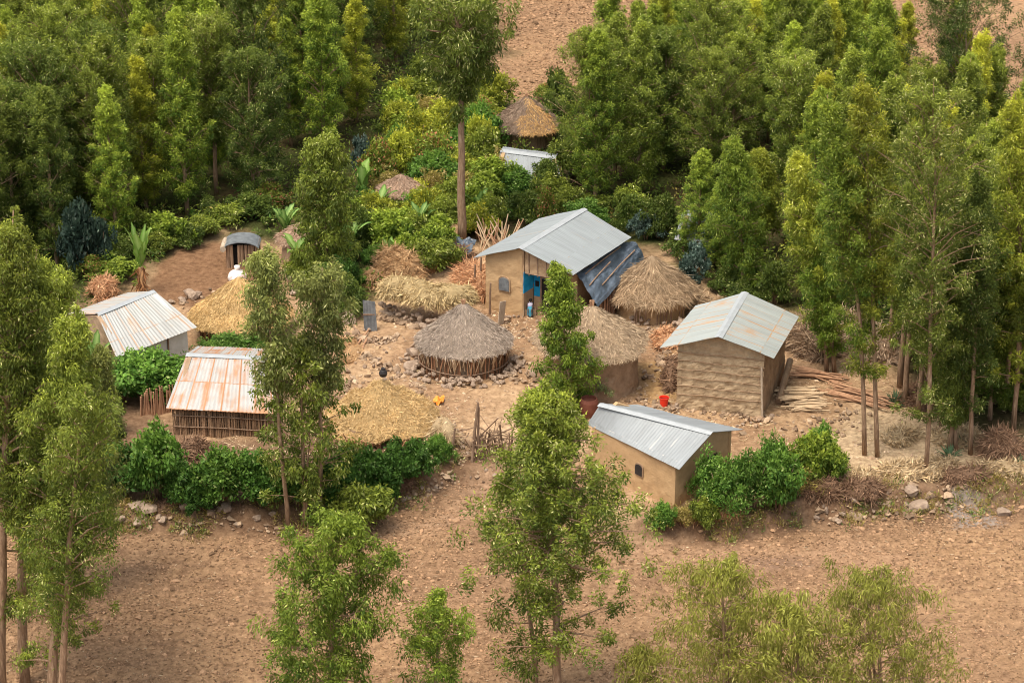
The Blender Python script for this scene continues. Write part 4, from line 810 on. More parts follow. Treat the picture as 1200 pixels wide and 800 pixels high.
# washed rope line before the gate
# ------------------------------------------------------------------ latrine
A = G(285, 309); lt = thing('latrine_shed', 'tiny shed of upright logs with an arched dark metal roof beside the dug earth', 'shed', A)
mb = MB()
for q in range(9): mb.tube([A + [-.72 + q * .19, -.5, -.1], A + [-.72 + q * .19 + random.gauss(0, .02), -.5, 1.25]], .09, 6, col=[random.uniform(.5, 1.1)] * 3) if q not in (2,) else None
for q in range(7): mb.tube([A + [.82, -.4 + q * .17, -.1], A + [.82, -.4 + q * .17, 1.25]], .085, 6, col=[random.uniform(.5, 1.1)] * 3); mb.tube([A + [-.76, -.4 + q * .17, -.1], A + [-.76, -.4 + q * .17, 1.25]], .085, 6, col=[random.uniform(.5, 1.1)] * 3)
mb.build('log_wall', M['sticks_c'], lt)
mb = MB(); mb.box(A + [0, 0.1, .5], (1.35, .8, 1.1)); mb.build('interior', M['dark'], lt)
mb = MB(); n = 14; a = np.linspace(.25, PI - .25, n); V = []
for y_ in (-.75, .75):
    for q in a: V.append(A + [-.98 * math.cos(q), y_, 1.05 + .45 * math.sin(q)])
V = np.array(V); lo = V - [0, 0, .04]; f = [[q, q + 1, q + n + 1, q + n] for q in range(n - 1)]
mb.add(np.concatenate([V, lo]), np.array(f + [[w_ + 2 * n for w_ in q][::-1] for q in f] + [[q, q + 1, q + 1 + 2 * n, q + 2 * n] for q in range(n - 1)])); mb.build('arched_roof', M['tin_dark'], lt)
mb = MB(); mb.tube([A + [-.95, -.8, 1.12], A + [-.93, 0, 1.14], A + [-.95, .7, 1.1]], [.16, .18, .15], 9); mb.build('rolled_mat', M['bark_pale'], lt)
# tied bundle behind golden thatch
A = G(279, 335); mb = MB(); v = stone_proto(5, .9); V = IV / np.linalg.norm(IV, axis=1)[:, None]
me = bpy.data.meshes.new('sack'); import bmesh
bm = bmesh.new(); bmesh.ops.create_icosphere(bm, subdivisions=4, radius=.5)
for q in bm.verts: q.co *= 1 + .12 * float(fbm(q.co.x * 2 + 3, q.co.y * 2 + q.co.z * 2, .7)) ; q.co.z *= .95
bmesh.ops.create_cone(bm, segments=10, radius1=.12, radius2=.17, depth=.25, cap_ends=True, matrix=__import__('mathutils').Matrix.Translation((0, 0, .55)))
bm.to_mesh(me); bm.free(); me.materials.append(M['sack']); o = bpy.data.objects.new('sack', me); COL.objects.link(o); o.location = A + [0, 0, .45]; [setattr(p, 'use_smooth', True) for p in me.polygons]
tag(o, 'round bulging white sack stained red behind the top of the golden thatch', 'sack')

# ------------------------------------------------------------------ bucket, pots, orange cloth
def lathe(prof, n=20): 
    mb = MB(); pts = np.array(prof); a = np.linspace(0, 2 * PI, n, endpoint=False); V = np.stack([pts[:, 0][:, None] * np.cos(a), pts[:, 0][:, None] * np.sin(a), pts[:, 1][:, None] + 0 * a], -1)
    i = np.arange(len(pts) - 1)[:, None] * n; j = np.arange(n)[None]; k = (j + 1) % n; mb.add(V.reshape(-1, 3), np.stack([i + j, i + k, i + n + k, i + n + j], -1).reshape(-1, 4)); return mb
A = G(778, 476); bt = thing('bucket', 'bright red plastic bucket on the ground left of the tall mud building', 'bucket', A)
mb = lathe([(0.001, 0), (.16, 0), (.17, .02), (.22, .44), (.24, .44), (.24, .47), (.215, .47), (.155, .03), (.001, .03)]); mb.V = [v + A for v in mb.V]; mb.build('pail', M['red'], bt)
mb = MB(); a = np.linspace(0, PI, 14); mb.tube(np.stack([A[0] + .235 * np.cos(a), A[1] - .14 * np.sin(a), A[2] + .45 + .04 * np.sin(a)], -1), .012, 5); mb.build('handle', M['black'], bt)
A = G(690, 487); mb = lathe([(0.001, 0), (.32, 0), (.42, .35), (.44, .75), (.38, .9), (.33, .9), (.34, .75), (.001, .6)]); mb.V = [v * [1, 1, 1.0] + A for v in mb.V]; tag(mb.build('clay_pot', M['pot'], origin=A), 'dark red clay pot under the pale bush by the round mud hut', 'pot')
A = U(449, 438, 2.62); mb = lathe([(0.001, -.15), (.16, -.1), (.2, .05), (.15, .17), (.09, .22), (.1, .28), (.06, .28), (.001, .2)], 14); mb.V = [v + A for v in mb.V]; tag(mb.build('black_pot', M['black'], origin=A), 'small black pot crowning the low golden straw stack', 'pot')
A = G(514, 472); mb = MB(); g2 = 12; Ug, Vg = np.meshgrid(np.linspace(-.25, .25, g2), np.linspace(-.3, .3, g2)); V = np.stack([A[0] + Ug + .1 * Vg, A[1] + Vg, A[2] + .12 + .3 * fbm(Ug * 4, Vg * 4, .6) + 0 * Ug], -1); i = np.arange(g2 - 1)[:, None] * g2 + np.arange(g2 - 1)[None]; f = np.stack([i, i + 1, i + g2 + 1, i + g2], -1).reshape(-1, 4); mb.add(np.concatenate([V.reshape(-1, 3), V.reshape(-1, 3) - [0, 0, .03]]), np.concatenate([f, f[:, ::-1] + g2 * g2])); tag(mb.build('orange_cloth', M['orange'], origin=A), 'crumpled orange cloth on the ground below the stone ring', 'cloth')

# ------------------------------------------------------------------ the person on the doorstep
A = G(621, 369); A[2] += .12
mb = MB(); mb.box(A + [0, .1, .03], (.6, .5, .3)); tag(mb.build('door_step', M['mud_dark'], origin=A), 'low earthen step that the seated person rests on', 'step')
pt_ = thing('person', 'seated person in white and violet top and blue wrap before the blue porch', 'person', A)
def skinned(name, verts, edges, rad, mat, parent, sub=2):
    me = bpy.data.meshes.new(name); me.from_pydata([tuple(np.array(v)) for v in verts], edges, []); me.update(); o = bpy.data.objects.new(name, me); COL.objects.link(o); o.parent = parent
    md = o.modifiers.new('Skin', 'SKIN'); sb = o.modifiers.new('Sub', 'SUBSURF'); sb.levels = sub; sb.render_levels = sub
    me.transform(__import__('mathutils').Matrix.Scale(.82, 4))
    for q, r_ in enumerate(rad):
        r_ *= .85; me.skin_vertices[0].data[q].radius = (r_, r_)
    me.skin_vertices[0].data[0].use_root = True
    me.materials.append(mat); return o
# sits facing right and towards the camera, knees drawn up, arms on the lap
V = [(0, 0, .26), (0, .01, .42), (.01, 0, .6), (.02, -.01, .7), (.04, -.03, .8), (.05, -.04, .89),
     (.07, -.13, .27), (.1, -.42, .42), (.1, -.46, .05), (.12, -.58, .0), (-.08, -.13, .27), (-.1, -.42, .42), (-.1, -.46, .05), (-.12, -.58, .0),
     (.17, -.02, .6), (.24, -.12, .42), (.12, -.33, .42), (-.15, -.02, .6), (-.22, -.12, .42), (-.06, -.33, .44)]
E_ = [(0, 1), (1, 2), (2, 3), (3, 4), (4, 5), (0, 6), (6, 7), (7, 8), (8, 9), (0, 10), (10, 11), (11, 12), (12, 13), (2, 14), (14, 15), (15, 16), (2, 17), (17, 18), (18, 19)]
R_ = [.12, .11, .11, .045, .085, .07, .075, .055, .035, .028, .075, .055, .035, .028, .05, .036, .026, .05, .036, .026]
bd = skinned('body', V, E_, R_, M['skin'], pt_)
def shell(name, mat, rings, parent, n=16):
    rings = [[q_ * .82 for q_ in r_] for r_ in rings]; mb = MB(); m_ = len(rings); V = []
    for (x_, y_, z_, rx_, ry_) in rings:
        for a in np.linspace(0, 2 * PI, n, endpoint=False): V.append([x_ + rx_ * math.cos(a) * (1 + .04 * math.sin(5 * a)), y_ + ry_ * math.sin(a) * (1 + .04 * math.sin(5 * a)), z_])
    i = np.arange(m_ - 1)[:, None] * n; j = np.arange(n)[None]; k = (j + 1) % n; mb.add(np.array(V) + A, np.stack([i + j, i + k, i + n + k, i + n + j], -1).reshape(-1, 4)); return mb.build(name, mat, parent, smooth=True)
shell('shirt', M['cloth_white'], [(0, 0, .22, .16, .14), (0, 0, .4, .165, .145), (.01, 0, .55, .19, .14), (.01, 0, .64, .17, .12), (.02, -.01, .69, .07, .07)], pt_)
shell('wrap_skirt', M['cloth_blue'], [(0, -.34, -.02, .17, .2), (0, -.34, .16, .17, .17), (0, -.3, .33, .17, .19), (0, -.26, .43, .16, .2), (0, -.2, .47, .11, .15), (0, -.16, .48, .01, .01)], pt_)
shell('hair', M['hair'], [(.04, -.02, .82, .098, .1), (.045, -.01, .88, .1, .1), (.045, -.01, .93, .08, .08), (.045, -.01, .965, .01, .01)], pt_)
shell('headscarf', M['cloth_white'], [(.03, .0, .72, .09, .08), (.03, .0, .76, .08, .075)], pt_)

# ------------------------------------------------------------------ vegetation
PALS = {   # base, mid, tip, pale : leaf colours, tip and pale partly painted sunlight and glints
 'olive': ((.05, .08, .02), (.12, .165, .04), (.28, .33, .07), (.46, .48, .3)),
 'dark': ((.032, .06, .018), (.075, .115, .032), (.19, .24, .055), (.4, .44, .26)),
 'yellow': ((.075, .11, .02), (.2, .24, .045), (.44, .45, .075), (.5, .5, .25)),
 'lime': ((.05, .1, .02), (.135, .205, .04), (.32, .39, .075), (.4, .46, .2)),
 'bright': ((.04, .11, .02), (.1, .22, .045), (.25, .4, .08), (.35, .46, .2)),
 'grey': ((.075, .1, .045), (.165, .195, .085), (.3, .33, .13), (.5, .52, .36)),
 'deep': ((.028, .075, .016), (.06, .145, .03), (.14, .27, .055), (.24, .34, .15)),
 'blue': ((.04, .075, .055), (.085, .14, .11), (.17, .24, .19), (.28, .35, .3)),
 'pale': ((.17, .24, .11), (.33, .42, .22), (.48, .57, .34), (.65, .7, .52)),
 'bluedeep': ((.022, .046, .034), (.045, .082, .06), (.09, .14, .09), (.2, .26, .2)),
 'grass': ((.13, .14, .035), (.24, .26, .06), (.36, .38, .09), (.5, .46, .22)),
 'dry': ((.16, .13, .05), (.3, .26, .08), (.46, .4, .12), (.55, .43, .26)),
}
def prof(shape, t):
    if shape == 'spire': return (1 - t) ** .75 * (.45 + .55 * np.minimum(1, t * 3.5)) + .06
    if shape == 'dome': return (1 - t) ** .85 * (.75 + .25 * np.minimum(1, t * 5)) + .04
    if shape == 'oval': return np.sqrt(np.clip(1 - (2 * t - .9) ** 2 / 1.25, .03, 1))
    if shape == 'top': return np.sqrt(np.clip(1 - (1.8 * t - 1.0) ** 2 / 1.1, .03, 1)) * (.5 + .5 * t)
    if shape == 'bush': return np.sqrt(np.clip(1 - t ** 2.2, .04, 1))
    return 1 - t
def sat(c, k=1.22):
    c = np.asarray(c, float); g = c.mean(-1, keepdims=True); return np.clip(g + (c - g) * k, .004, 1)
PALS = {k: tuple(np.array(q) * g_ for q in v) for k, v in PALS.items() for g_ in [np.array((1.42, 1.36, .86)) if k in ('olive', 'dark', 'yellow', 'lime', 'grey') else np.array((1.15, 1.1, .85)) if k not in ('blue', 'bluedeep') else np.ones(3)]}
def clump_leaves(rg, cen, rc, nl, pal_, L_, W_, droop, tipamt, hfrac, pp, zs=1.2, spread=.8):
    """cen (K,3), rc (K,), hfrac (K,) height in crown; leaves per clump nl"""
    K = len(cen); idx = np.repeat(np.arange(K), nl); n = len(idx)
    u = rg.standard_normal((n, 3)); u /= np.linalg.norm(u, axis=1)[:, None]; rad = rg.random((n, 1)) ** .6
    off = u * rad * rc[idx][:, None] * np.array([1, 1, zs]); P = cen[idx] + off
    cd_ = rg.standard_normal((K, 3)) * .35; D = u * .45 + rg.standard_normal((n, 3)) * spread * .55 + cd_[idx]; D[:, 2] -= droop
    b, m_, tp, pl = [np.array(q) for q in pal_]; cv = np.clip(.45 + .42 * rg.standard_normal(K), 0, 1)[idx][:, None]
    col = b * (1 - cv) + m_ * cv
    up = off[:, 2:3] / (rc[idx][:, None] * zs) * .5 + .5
    wt = np.clip((up - .4) * 1.9, 0, 1) * tipamt + np.clip(hfrac[idx][:, None] - .55, 0, 1) * tipamt * 1.2; wt = np.clip(wt * rg.uniform(.3, 1.4, (n, 1)), 0, 1)  # upper leaves of clump and crown lightened: new growth plus painted sunlight
    col = col * (1 - wt) + tp * wt; k = rg.random(n) < pp * (.3 + 1.4 * (np.sin(idx * 12.9898) * .5 + .5)); col[k] = pl * rg.uniform(.7, 1.15, (k.sum(), 1)); col = col * rg.uniform(.75, 1.28, (n, 1))  # random pale leaves: undersides and flowers, also painted gloss highlights
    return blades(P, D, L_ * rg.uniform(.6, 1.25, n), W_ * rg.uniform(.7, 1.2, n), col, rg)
def gen_tree(seed, H, R, cb, nb, nl, palname, shape='spire', L_=.26, W_=.034, rc=.5, droop=.9, tip=.6, pp=.03, lean=(0, 0), r0=None, asc=.6, sub=3, gaps=.0, bark='bark', low=0, multi=0, asym=None):
    rg = np.random.default_rng(seed); r0 = r0 or H * .0105; wood = MB(); n = 12; tt = np.linspace(0, 1, n)
    wob = np.cumsum(rg.normal(0, .012 * H / n * 2.2, (n, 2)), 0); tr = np.stack([lean[0] * tt ** 1.3 + wob[:, 0] * (tt > 0), lean[1] * tt ** 1.3 + wob[:, 1] * (tt > 0), H * tt * .97], -1)
    wood.tube(tr, r0 * (1 - tt) ** .8 + .018, 8)
    for _ in range(multi):
        a = rg.random() * 6.3; s = rg.uniform(.5, .9); w2 = tr * [1, 1, s] + np.stack([math.cos(a) * tt * .13 * H * .4, math.sin(a) * tt * .13 * H * .4, 0 * tt], -1); wood.tube(w2, (r0 * (1 - tt) ** .8) * .6 + .015, 6)
    cen = []; rr = []; hf = []
    for q in range(nb + low):
        if q < nb: t = ((q + rg.random()) / nb) ** .85; z = cb + (1 - cb) * t; L2 = R * prof(shape, t) * rg.uniform(.55, 1.12)
        else: t = 0; z = rg.uniform(cb * .45, cb); L2 = R * rg.uniform(.3, .75)
        if rg.random() < gaps: continue
        az = q * 2.39996 + rg.normal(0, .5)
        if asym is not None: L2 *= 1 + asym[0] * math.cos(az - asym[1])
        p0 = np.array([np.interp(z, tt, tr[:, k]) for k in range(3)]); h = np.array([math.cos(az), math.sin(az), 0]); el = asc * (.5 + .8 * t) * rg.uniform(.6, 1.3)
        zst = min(z, .96) * H * .97; p0[2] = max(.15 * H * 0 + .1, zst - L2 * el * .7)
        p1 = p0 + h * L2 * .5 + [0, 0, L2 * el * .55]; p2 = p0 + h * L2 + [0, 0, L2 * el * .85]
        wood.tube([p0, p1, p2], [max(.012, r0 * .32 * (1 - t * .7)), r0 * .16 + .008, .008], 4, cap=False)
        for s in range(sub):
            f = [1.0, .68, .42, .85, .25][s % 5]; pc = p0 + (p2 - p0) * f + np.array([0, 0, L2 * el * .12]); o = rg.normal(0, 1, 3) * L2 * .2 * [1, 1, .6]; c = pc + (o if s else o * .3)
            if s: wood.tube([pc * .5 + p1 * .5, c], [.012, .006], 3, cap=False)
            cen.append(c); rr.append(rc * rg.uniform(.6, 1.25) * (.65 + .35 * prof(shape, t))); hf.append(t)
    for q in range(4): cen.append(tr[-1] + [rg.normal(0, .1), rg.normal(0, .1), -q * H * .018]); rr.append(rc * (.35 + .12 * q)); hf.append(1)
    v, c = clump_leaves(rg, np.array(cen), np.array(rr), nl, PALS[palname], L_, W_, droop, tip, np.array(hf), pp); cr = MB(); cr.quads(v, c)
    return wood, cr
def make_tree(name, label, cat, mbs, loc=(0, 0, 0), group=None, bark='bark', trunk='trunk', crown='crown'):
    t = thing(name, label, cat, (0, 0, 0), group); mbs[0].build(trunk, M[bark], t, smooth=True); mbs[1].build(crown, M['leaf'], t); t.location = [float(q) for q in loc]; return t

# --- single trees, each with its own build: base px, top px, crown width px, crown base fraction ...
def hero(bx, by, tx, ty, wpx, cb, label, seed, name='eucalyptus_tree', **kw):
    P = G(bx, by); H = height_at(P, ty); s = ppm(P) ; R = wpx / 2 / s; zt = (P[1] - CAM[1]) * math.cos(PITCH) - (P[2] + H - CAM[2]) * math.sin(PITCH); lean = ((tx - 600) * zt / FPX - P[0], 0.)
    d = dict(nb=46, nl=110, palname='olive', rc=.55); d.update(kw)
    d['nb'] = int(d['nb']); return make_tree(name, label, 'tree', gen_tree(seed, H, R * .82, cb, lean=lean, **d), P, kw.get('group'), 'bark')
S_ = dict
hero(654, 838, 636, 438, 290, .46, 'tallest foreground tree with straight brown trunk, left of the low cottage', 101, nb=120, nl=115, shape='dome', rc=.4, tip=.7, L_=.16, W_=.028, pp=.05, gaps=.04, sub=5, droop=.2, r0=.16, low=12, palname='olive', asym=(.15, -.6), asc=.38)
hero(628, 812, 600, 548, 125, .05, 'thin sparse tree close behind and left of the straight brown trunk', 102, nb=26, nl=90, shape='oval', rc=.42, tip=.3, L_=.19, W_=.03, gaps=.25, r0=.08, droop=.6, palname='olive')
hero(668, 484, 654, 303, 104, .02, 'slender bright green young tree standing before the blue porch', 103, nb=70, nl=110, shape='spire', rc=.36, palname='lime', tip=.5, L_=.17, W_=.032, gaps=.04)
hero(386, 868, 390, 594, 168, .08, 'broad green tree at the bottom edge, left of the centre', 104, nb=95, nl=110, shape='oval', rc=.4, palname='lime', tip=.35, L_=.16, W_=.028, pp=.05, gaps=.08, sub=4)
hero(508, 856, 514, 688, 112, .02, 'smaller green tree top at the bottom edge beside the broad green one', 105, nb=62, nl=90, rc=.34, shape='oval', palname='lime', tip=.4, L_=.16, W_=.026, gaps=.15)
hero(374, 616, 376, 303, 98, .5, 'tall thin tree with greyish crown before the yard beside the golden thatch', 106, nb=60, nl=70, shape='top', rc=.38, palname='grey', tip=.55, L_=.2, W_=.03, r0=.1, gaps=.08, sub=4)
hero(338, 622, 308, 279, 66, .52, 'leaning thin tree with grey green crown over the right side of the golden thatch', 107, nb=52, nl=75, shape='oval', rc=.38, palname='grey', tip=.55, L_=.2, W_=.03, r0=.09)
hero(355, 618, 350, 390, 140, .12, 'yellow flecked tree with several thin trunks in front of the rusty roofed barn', 108, nb=72, nl=75, shape='oval', rc=.36, palname='olive', tip=.5, L_=.2, W_=.034, pp=.07, r0=.08, multi=3, gaps=.1)
hero(383, 335, 378, 153, 82, .02, 'dense dark upright tree behind the yard, left of the straw heaps', 109, nb=100, nl=90, shape='oval', rc=.4, palname='olive', tip=.5, L_=.22, W_=.036)
hero(541, 288, 536, -18, 165, .6, 'solitary tall eucalyptus with a long bare trunk behind the big mud house', 110, nb=70, nl=90, shape='top', rc=.5, palname='olive', tip=.4, L_=.27, W_=.034, pp=.08, r0=.24, low=1, sub=4, gaps=.1)
LM = dict(nb=105, nl=105, rc=.42, droop=.8, palname='olive', tip=.7, L_=.16, W_=.023, pp=.03, sub=5, asc=.9)
hero(2, 822, 24, 228, 190, .40, 'tall trunked eucalyptus at the very left edge of the picture', 111, low=4, **LM)
hero(30, 802, 48, 278, 190, .38, 'tall eucalyptus with yellowish spire, second trunk from the left edge', 112, low=5, **LM)
hero(60, 842, 84, 345, 190, .34, 'tall eucalyptus with low drooping tufts over the field, third from the left edge', 113, low=9, **dict(LM, nb=95))
hero(45, 700, 66, 300, 150, .3, 'full crowned eucalyptus filling the gap between the tall left edge trees', 141, **LM)
hero(95, 690, 118, 395, 110, .25, 'shorter eucalyptus at the right side of the left edge trees', 142, **dict(LM, nb=80, palname='grey'))
hero(-2, 720, 6, 330, 130, .3, 'full crowned eucalyptus low at the very left edge', 143, **LM)
hero(-28, 790, -12, 262, 170, .35, 'eucalyptus whose crown only shows its right half at the left edge', 114, **LM)
hero(72, 868, 104, 440, 120, .3, 'lower eucalyptus with hanging tufts above the ploughed field at the left', 115, **dict(LM, nb=44, shape='oval', gaps=.2, r0=.14, tip=.4))
hero(130, 560, 134, 474, 36, .1, 'small grey green sapling between the barn and the tall trees of the left edge', 116, nb=24, nl=100, rc=.34, palname='grey', tip=.4, L_=.18, W_=.03)
hero(850, 890, 850, 655, 225, .05, 'sparse yellow green willow like tree at the bottom right, left of two', 117, 'weeping_tree', nb=90, nl=72, shape='oval', rc=.42, palname='grass', tip=.5, L_=.2, W_=.02, droop=1.3, gaps=.1, pp=.02, sub=4, r0=.1, multi=4, bark='bark')
hero(1030, 890, 1030, 672, 240, .05, 'sparse yellow green willow like tree at the bottom right, right of two', 118, 'weeping_tree', nb=90, nl=72, shape='oval', rc=.42, palname='grass', tip=.5, L_=.2, W_=.02, droop=1.3, gaps=.12, pp=.02, sub=4, r0=.1, multi=4)
hero(935, 900, 935, 705, 220, .02, 'low sparse yellow green thicket between the two willow like trees', 119, 'weeping_tree', nb=60, nl=80, shape='oval', rc=.5, palname='grass', tip=.4, L_=.23, W_=.022, droop=1.3, gaps=.1, sub=4, r0=.08, multi=2)
hero(755, 868, 750, 755, 90, .02, 'small sparse yellow green tree at the bottom edge, left of the willow like pair', 120, 'weeping_tree', nb=30, nl=60, shape='oval', rc=.4, palname='grass', tip=.4, L_=.2, W_=.022, droop=1.2, gaps=.1, r0=.05)
# --- grove on the right
GRV = 'eucalyptus trees of the right grove'
for q in ((1013, 533, 968, 96, 88, .5, 'front left leaning trunk of the twin eucalyptus trees on the leaf strewn bank', 'lime', .6, .04, 121),
          (1028, 535, 1016, 74, 96, .48, 'straight right hand trunk of the twin eucalyptus trees on the leaf strewn bank', 'yellow', .6, .05, 122),
          (1085, 556, 1092, 78, 128, .38, 'tallest foremost eucalyptus at the edge of the ploughed field with a whitish crown', 'olive', .55, .08, 123),
          (978, 438, 936, 172, 78, .5, 'left leaning eucalyptus behind the poles, with pale flecked crown', 'yellow', .5, .05, 124),
          (969, 437, 965, 206, 60, .3, 'short eucalyptus with a dark foot trunk right behind the brushwood row', 'lime', .4, .03, 125),
          (1112, 528, 1130, 225, 70, .35, 'slim eucalyptus just right of the foremost whitish one', 'olive', .3, .02, 126),
          (1137, 532, 1150, 190, 84, .45, 'slim eucalyptus standing above the ash patch', 'dark', .4, .03, 127),
          (1188, 508, 1193, 96, 110, .42, 'tall eucalyptus close to the right edge beside the brown brush pile', 'yellow', .5, .03, 128),
          (1103, 500, 1060, 205, 70, .3, 'second row eucalyptus hidden behind the foremost one', 'olive', .3, .03, 129),
          (1160, 492, 1170, 262, 70, .3, 'second row eucalyptus above the agave cluster', 'lime', .3, .02, 130),
          (1212, 470, 1216, 200, 90, .2, 'eucalyptus cut off by the right edge of the picture', 'olive', .4, .02, 131),
          (1120, 527, 1098, 300, 56, .35, 'short eucalyptus among the foremost trunks of the grove', 'olive', .2, .02, 132),
          (872, 345, 858, 157, 76, .28, 'pale stemmed eucalyptus behind the ridge of the tall mud building', 'lime', .5, .02, 133),
          (893, 300, 890, 172, 56, .4, 'drooping eucalyptus right behind the pale stemmed one', 'yellow', .3, .02, 134),
          (948, 360, 935, 168, 60, .3, 'eucalyptus at the back of the brushwood, right of the tall mud building', 'olive', .4, .02, 135),
          (1135, 240, 1130, -40, 165, .42, 'large dark brown barked eucalyptus in the upper right corner', 'dark', .25, .08, 136)):
    hero(q[0], q[1], q[2], q[3], q[4] * 1.22, q[5] * .92, q[6], q[10], palname=q[7], tip=q[8], pp=q[9], nb=72, nl=92, rc=.36, L_=.18, W_=.022, sub=5, low=8, r0=.095, asc=1.1, droop=.4, shape='oval' if q[4] > 110 else 'spire')

# --- woods: prototypes, then copies placed one by one
WP = []
specs = [(201, 11, 2.0, .12, 'olive', 'spire', .6, .03), (202, 12, 2.1, .15, 'lime', 'spire', .7, .02), (203, 10, 2.2, .08, 'dark', 'oval', .5, .04), (204, 12, 1.9, .2, 'yellow', 'spire', .7, .02),
         (205, 11, 2.3, .12, 'olive', 'oval', .6, .03), (206, 12.5, 1.9, .3, 'olive', 'top', .6, .05), (207, 10, 1.8, .1, 'bluedeep', 'oval', .3, .02), (208, 11, 2.0, .1, 'dark', 'spire', .8, .02), (209, 10.5, 1.7, .1, 'yellow', 'spire', 1.0, .02), (210, 11.5, 1.8, .1, 'lime', 'spire', 1.0, .01), (211, 13, 1.7, .5, 'olive', 'spire', .7, .03)]
for s_, H_, R_2, cb_, pl_, sh_, tp_, pp_ in specs:
    WP.append([gen_tree(s_, H_, R_2 * .95, cb_, 80, 88, pl_, sh_, .2, .023, .33, .3, tp_ * 1.15, pp_, sub=5, gaps=.12, asc=1.35), H_, pl_, None])
LOOK = {'olive': 'olive green', 'lime': 'fresh green', 'dark': 'dark green', 'yellow': 'yellow tipped', 'bluedeep': 'dark bluish'}
SH = ['pointed', 'pointed', 'full', 'slim pointed', 'broad', 'flat topped', 'dense', 'dark pointed', 'slender pointed', 'tapering', 'long trunked']
def place_wood(P, H, k, label, group, wid=1.):
    mb, H0, pl_, root = WP[k]; s = H / H0; sw = s ** .5 * wid
    if root is None:
        root = make_tree('eucalyptus_tree', label, 'tree', mb, P, group); root.scale = (sw, sw, s); root.rotation_euler = (0, 0, random.random() * 6.28); WP[k][3] = root
    else: dup(root, P, random.random() * 6.28, (sw, sw, s), label, group)
def fill(poly, step, ks, wts, hrange, where, group, seed, avoid=(), hfun=None):
    rg = random.Random(seed); pw = P2(poly); x0, x1 = min(p[0] for p in pw), max(p[0] for p in pw); y0, y1 = min(p[1] for p in pw), max(p[1] for p in pw); n = 0; y = y0; row = 0
    while y < y1:
        x = x0 + (row % 2) * step / 2
        while x < x1:
            px_ = x + rg.uniform(-.38, .38) * step; py_ = y + rg.uniform(-.38, .38) * step
            if in_poly(np.array([px_]), np.array([py_]), pw)[0] and all((px_ - a) ** 2 + (py_ - b_) ** 2 > r * r for a, b_, r in avoid):
                k = rg.choices(ks, wts)[0]; H = rg.uniform(*hrange)
                place_wood((px_, py_, float(hz(px_, py_)) - .05), H, k, f'{SH[k]} {LOOK[specs[k][4]]} eucalyptus {where}', group + ', ' + SH[k] + ' ' + LOOK[specs[k][4]] + ' ones'); n += 1
            x += step
        y += step * .87; row += 1
    return n
A1 = [(-90, 330), (60, 322), (165, 268), (165, 215), (-90, 215)]; A2 = [(165, 268), (250, 262), (340, 225), (380, 215), (165, 215)]
n_ = 0
n_ += fill([(-60, 330), (95, 318), (150, 285), (160, 225), (-60, 225)], 2.6, [0, 2, 4, 9, 8, 3, 7, 6], [3, 3, 2, 2, 2, 1, 2, .4], (9, 12.5), 'above the whitewashed house, front of the left wood', 'front left wood', 1)
n_ += fill([(160, 268), (255, 262), (330, 235), (330, 200), (160, 200)], 2.7, [0, 2, 4, 5, 8, 9, 7], [3, 2, 2, 1, 2, 2, 2], (9, 12.5), 'behind the banana palm and dug earth', 'wood behind the dug earth', 2)
n_ += fill([(-60, 215), (200, 195), (200, 90), (-60, 90)], 3.3, [0, 1, 2, 8, 3, 4, 9, 7], [2, 2, 2, 3, 2, 2, 3, 2], (8.5, 14), 'deep in the upper left wood', 'upper left wood', 3)
n_ += fill([(200, 195), (330, 195), (395, 175), (440, 130), (470, 90), (200, 90)], 3.3, [0, 1, 2, 8, 3, 4, 9, 7], [2, 2, 2, 3, 1, 2, 3, 2], (7.5, 12.5), 'in the wood left of the solitary trunk', 'middle of the left wood', 4)
n_ += fill([(-60, 82), (480, 82), (530, 40), (545, 0), (560, -60), (-60, -60)], 3.5, [0, 1, 8, 3, 4, 9, 7], [2, 2, 3, 2, 2, 3, 2], (7.5, 12.5), 'along the far top edge of the left wood', 'far left wood', 5)
n_ += fill([(690, 262), (742, 268), (800, 225), (880, 250), (880, 175), (680, 175), (672, 220)], 2.9, [0, 1, 2, 4, 7], [3, 2, 2, 4, 2], (8.5, 11.5), 'just behind the roof of the big house', 'wood behind the big house', 6)
n_ += fill([(705, 172), (880, 168), (900, 95), (790, 95), (745, 125)], 3.1, [0, 1, 3, 8, 9, 7], [2, 3, 2, 3, 3, 1], (8, 10.5), 'right of the far brown field', 'upper middle wood', 7)
n_ += fill([(890, 290), (960, 340), (1040, 400), (1240, 450), (1240, 310), (1040, 290), (890, 230)], 3.1, [0, 1, 10, 5, 8, 9], [2, 2, 5, 2, 2, 2], (9.5, 13), 'in the grove behind the front trunks', 'right grove interior', 8)
n_ += fill([(890, 222), (1040, 280), (1240, 300), (1240, 262), (1120, 235), (1050, 180), (890, 160)], 3.1, [0, 1, 3, 8, 9, 5, 7], [2, 3, 2, 3, 3, 1, 1], (9, 12.5), 'in the right wood, middle distance', 'right wood', 9)
n_ += fill([(900, 152), (1050, 170), (1060, 120), (1020, 60), (900, 60)], 3.3, [0, 1, 3, 8, 9], [2, 2, 2, 3, 3], (7.5, 10), 'at the far top edge of the right wood', 'far right wood', 10)
n_ += fill([(775, 60), (900, 60), (900, 20), (775, 25)], 3.2, [2, 4, 7, 6], [3, 3, 2, 1], (4, 7), 'in the dark strip at the top', 'dark strip at the top', 11)
n_ += fill([(1045, 480), (1090, 500), (1240, 500), (1240, 450), (1040, 405)], 2.2, [0, 10, 5, 3], [1, 6, 2, 1], (9, 13.5), 'among the trunks at the right edge', 'right edge trunks', 13)
n_ += fill([(790, 318), (880, 325), (880, 296), (780, 292)], 2.4, [0, 1, 3, 2], [2, 3, 1, 2], (4.5, 7.5), 'in front of the hidden shed', 'before the hidden shed', 14)
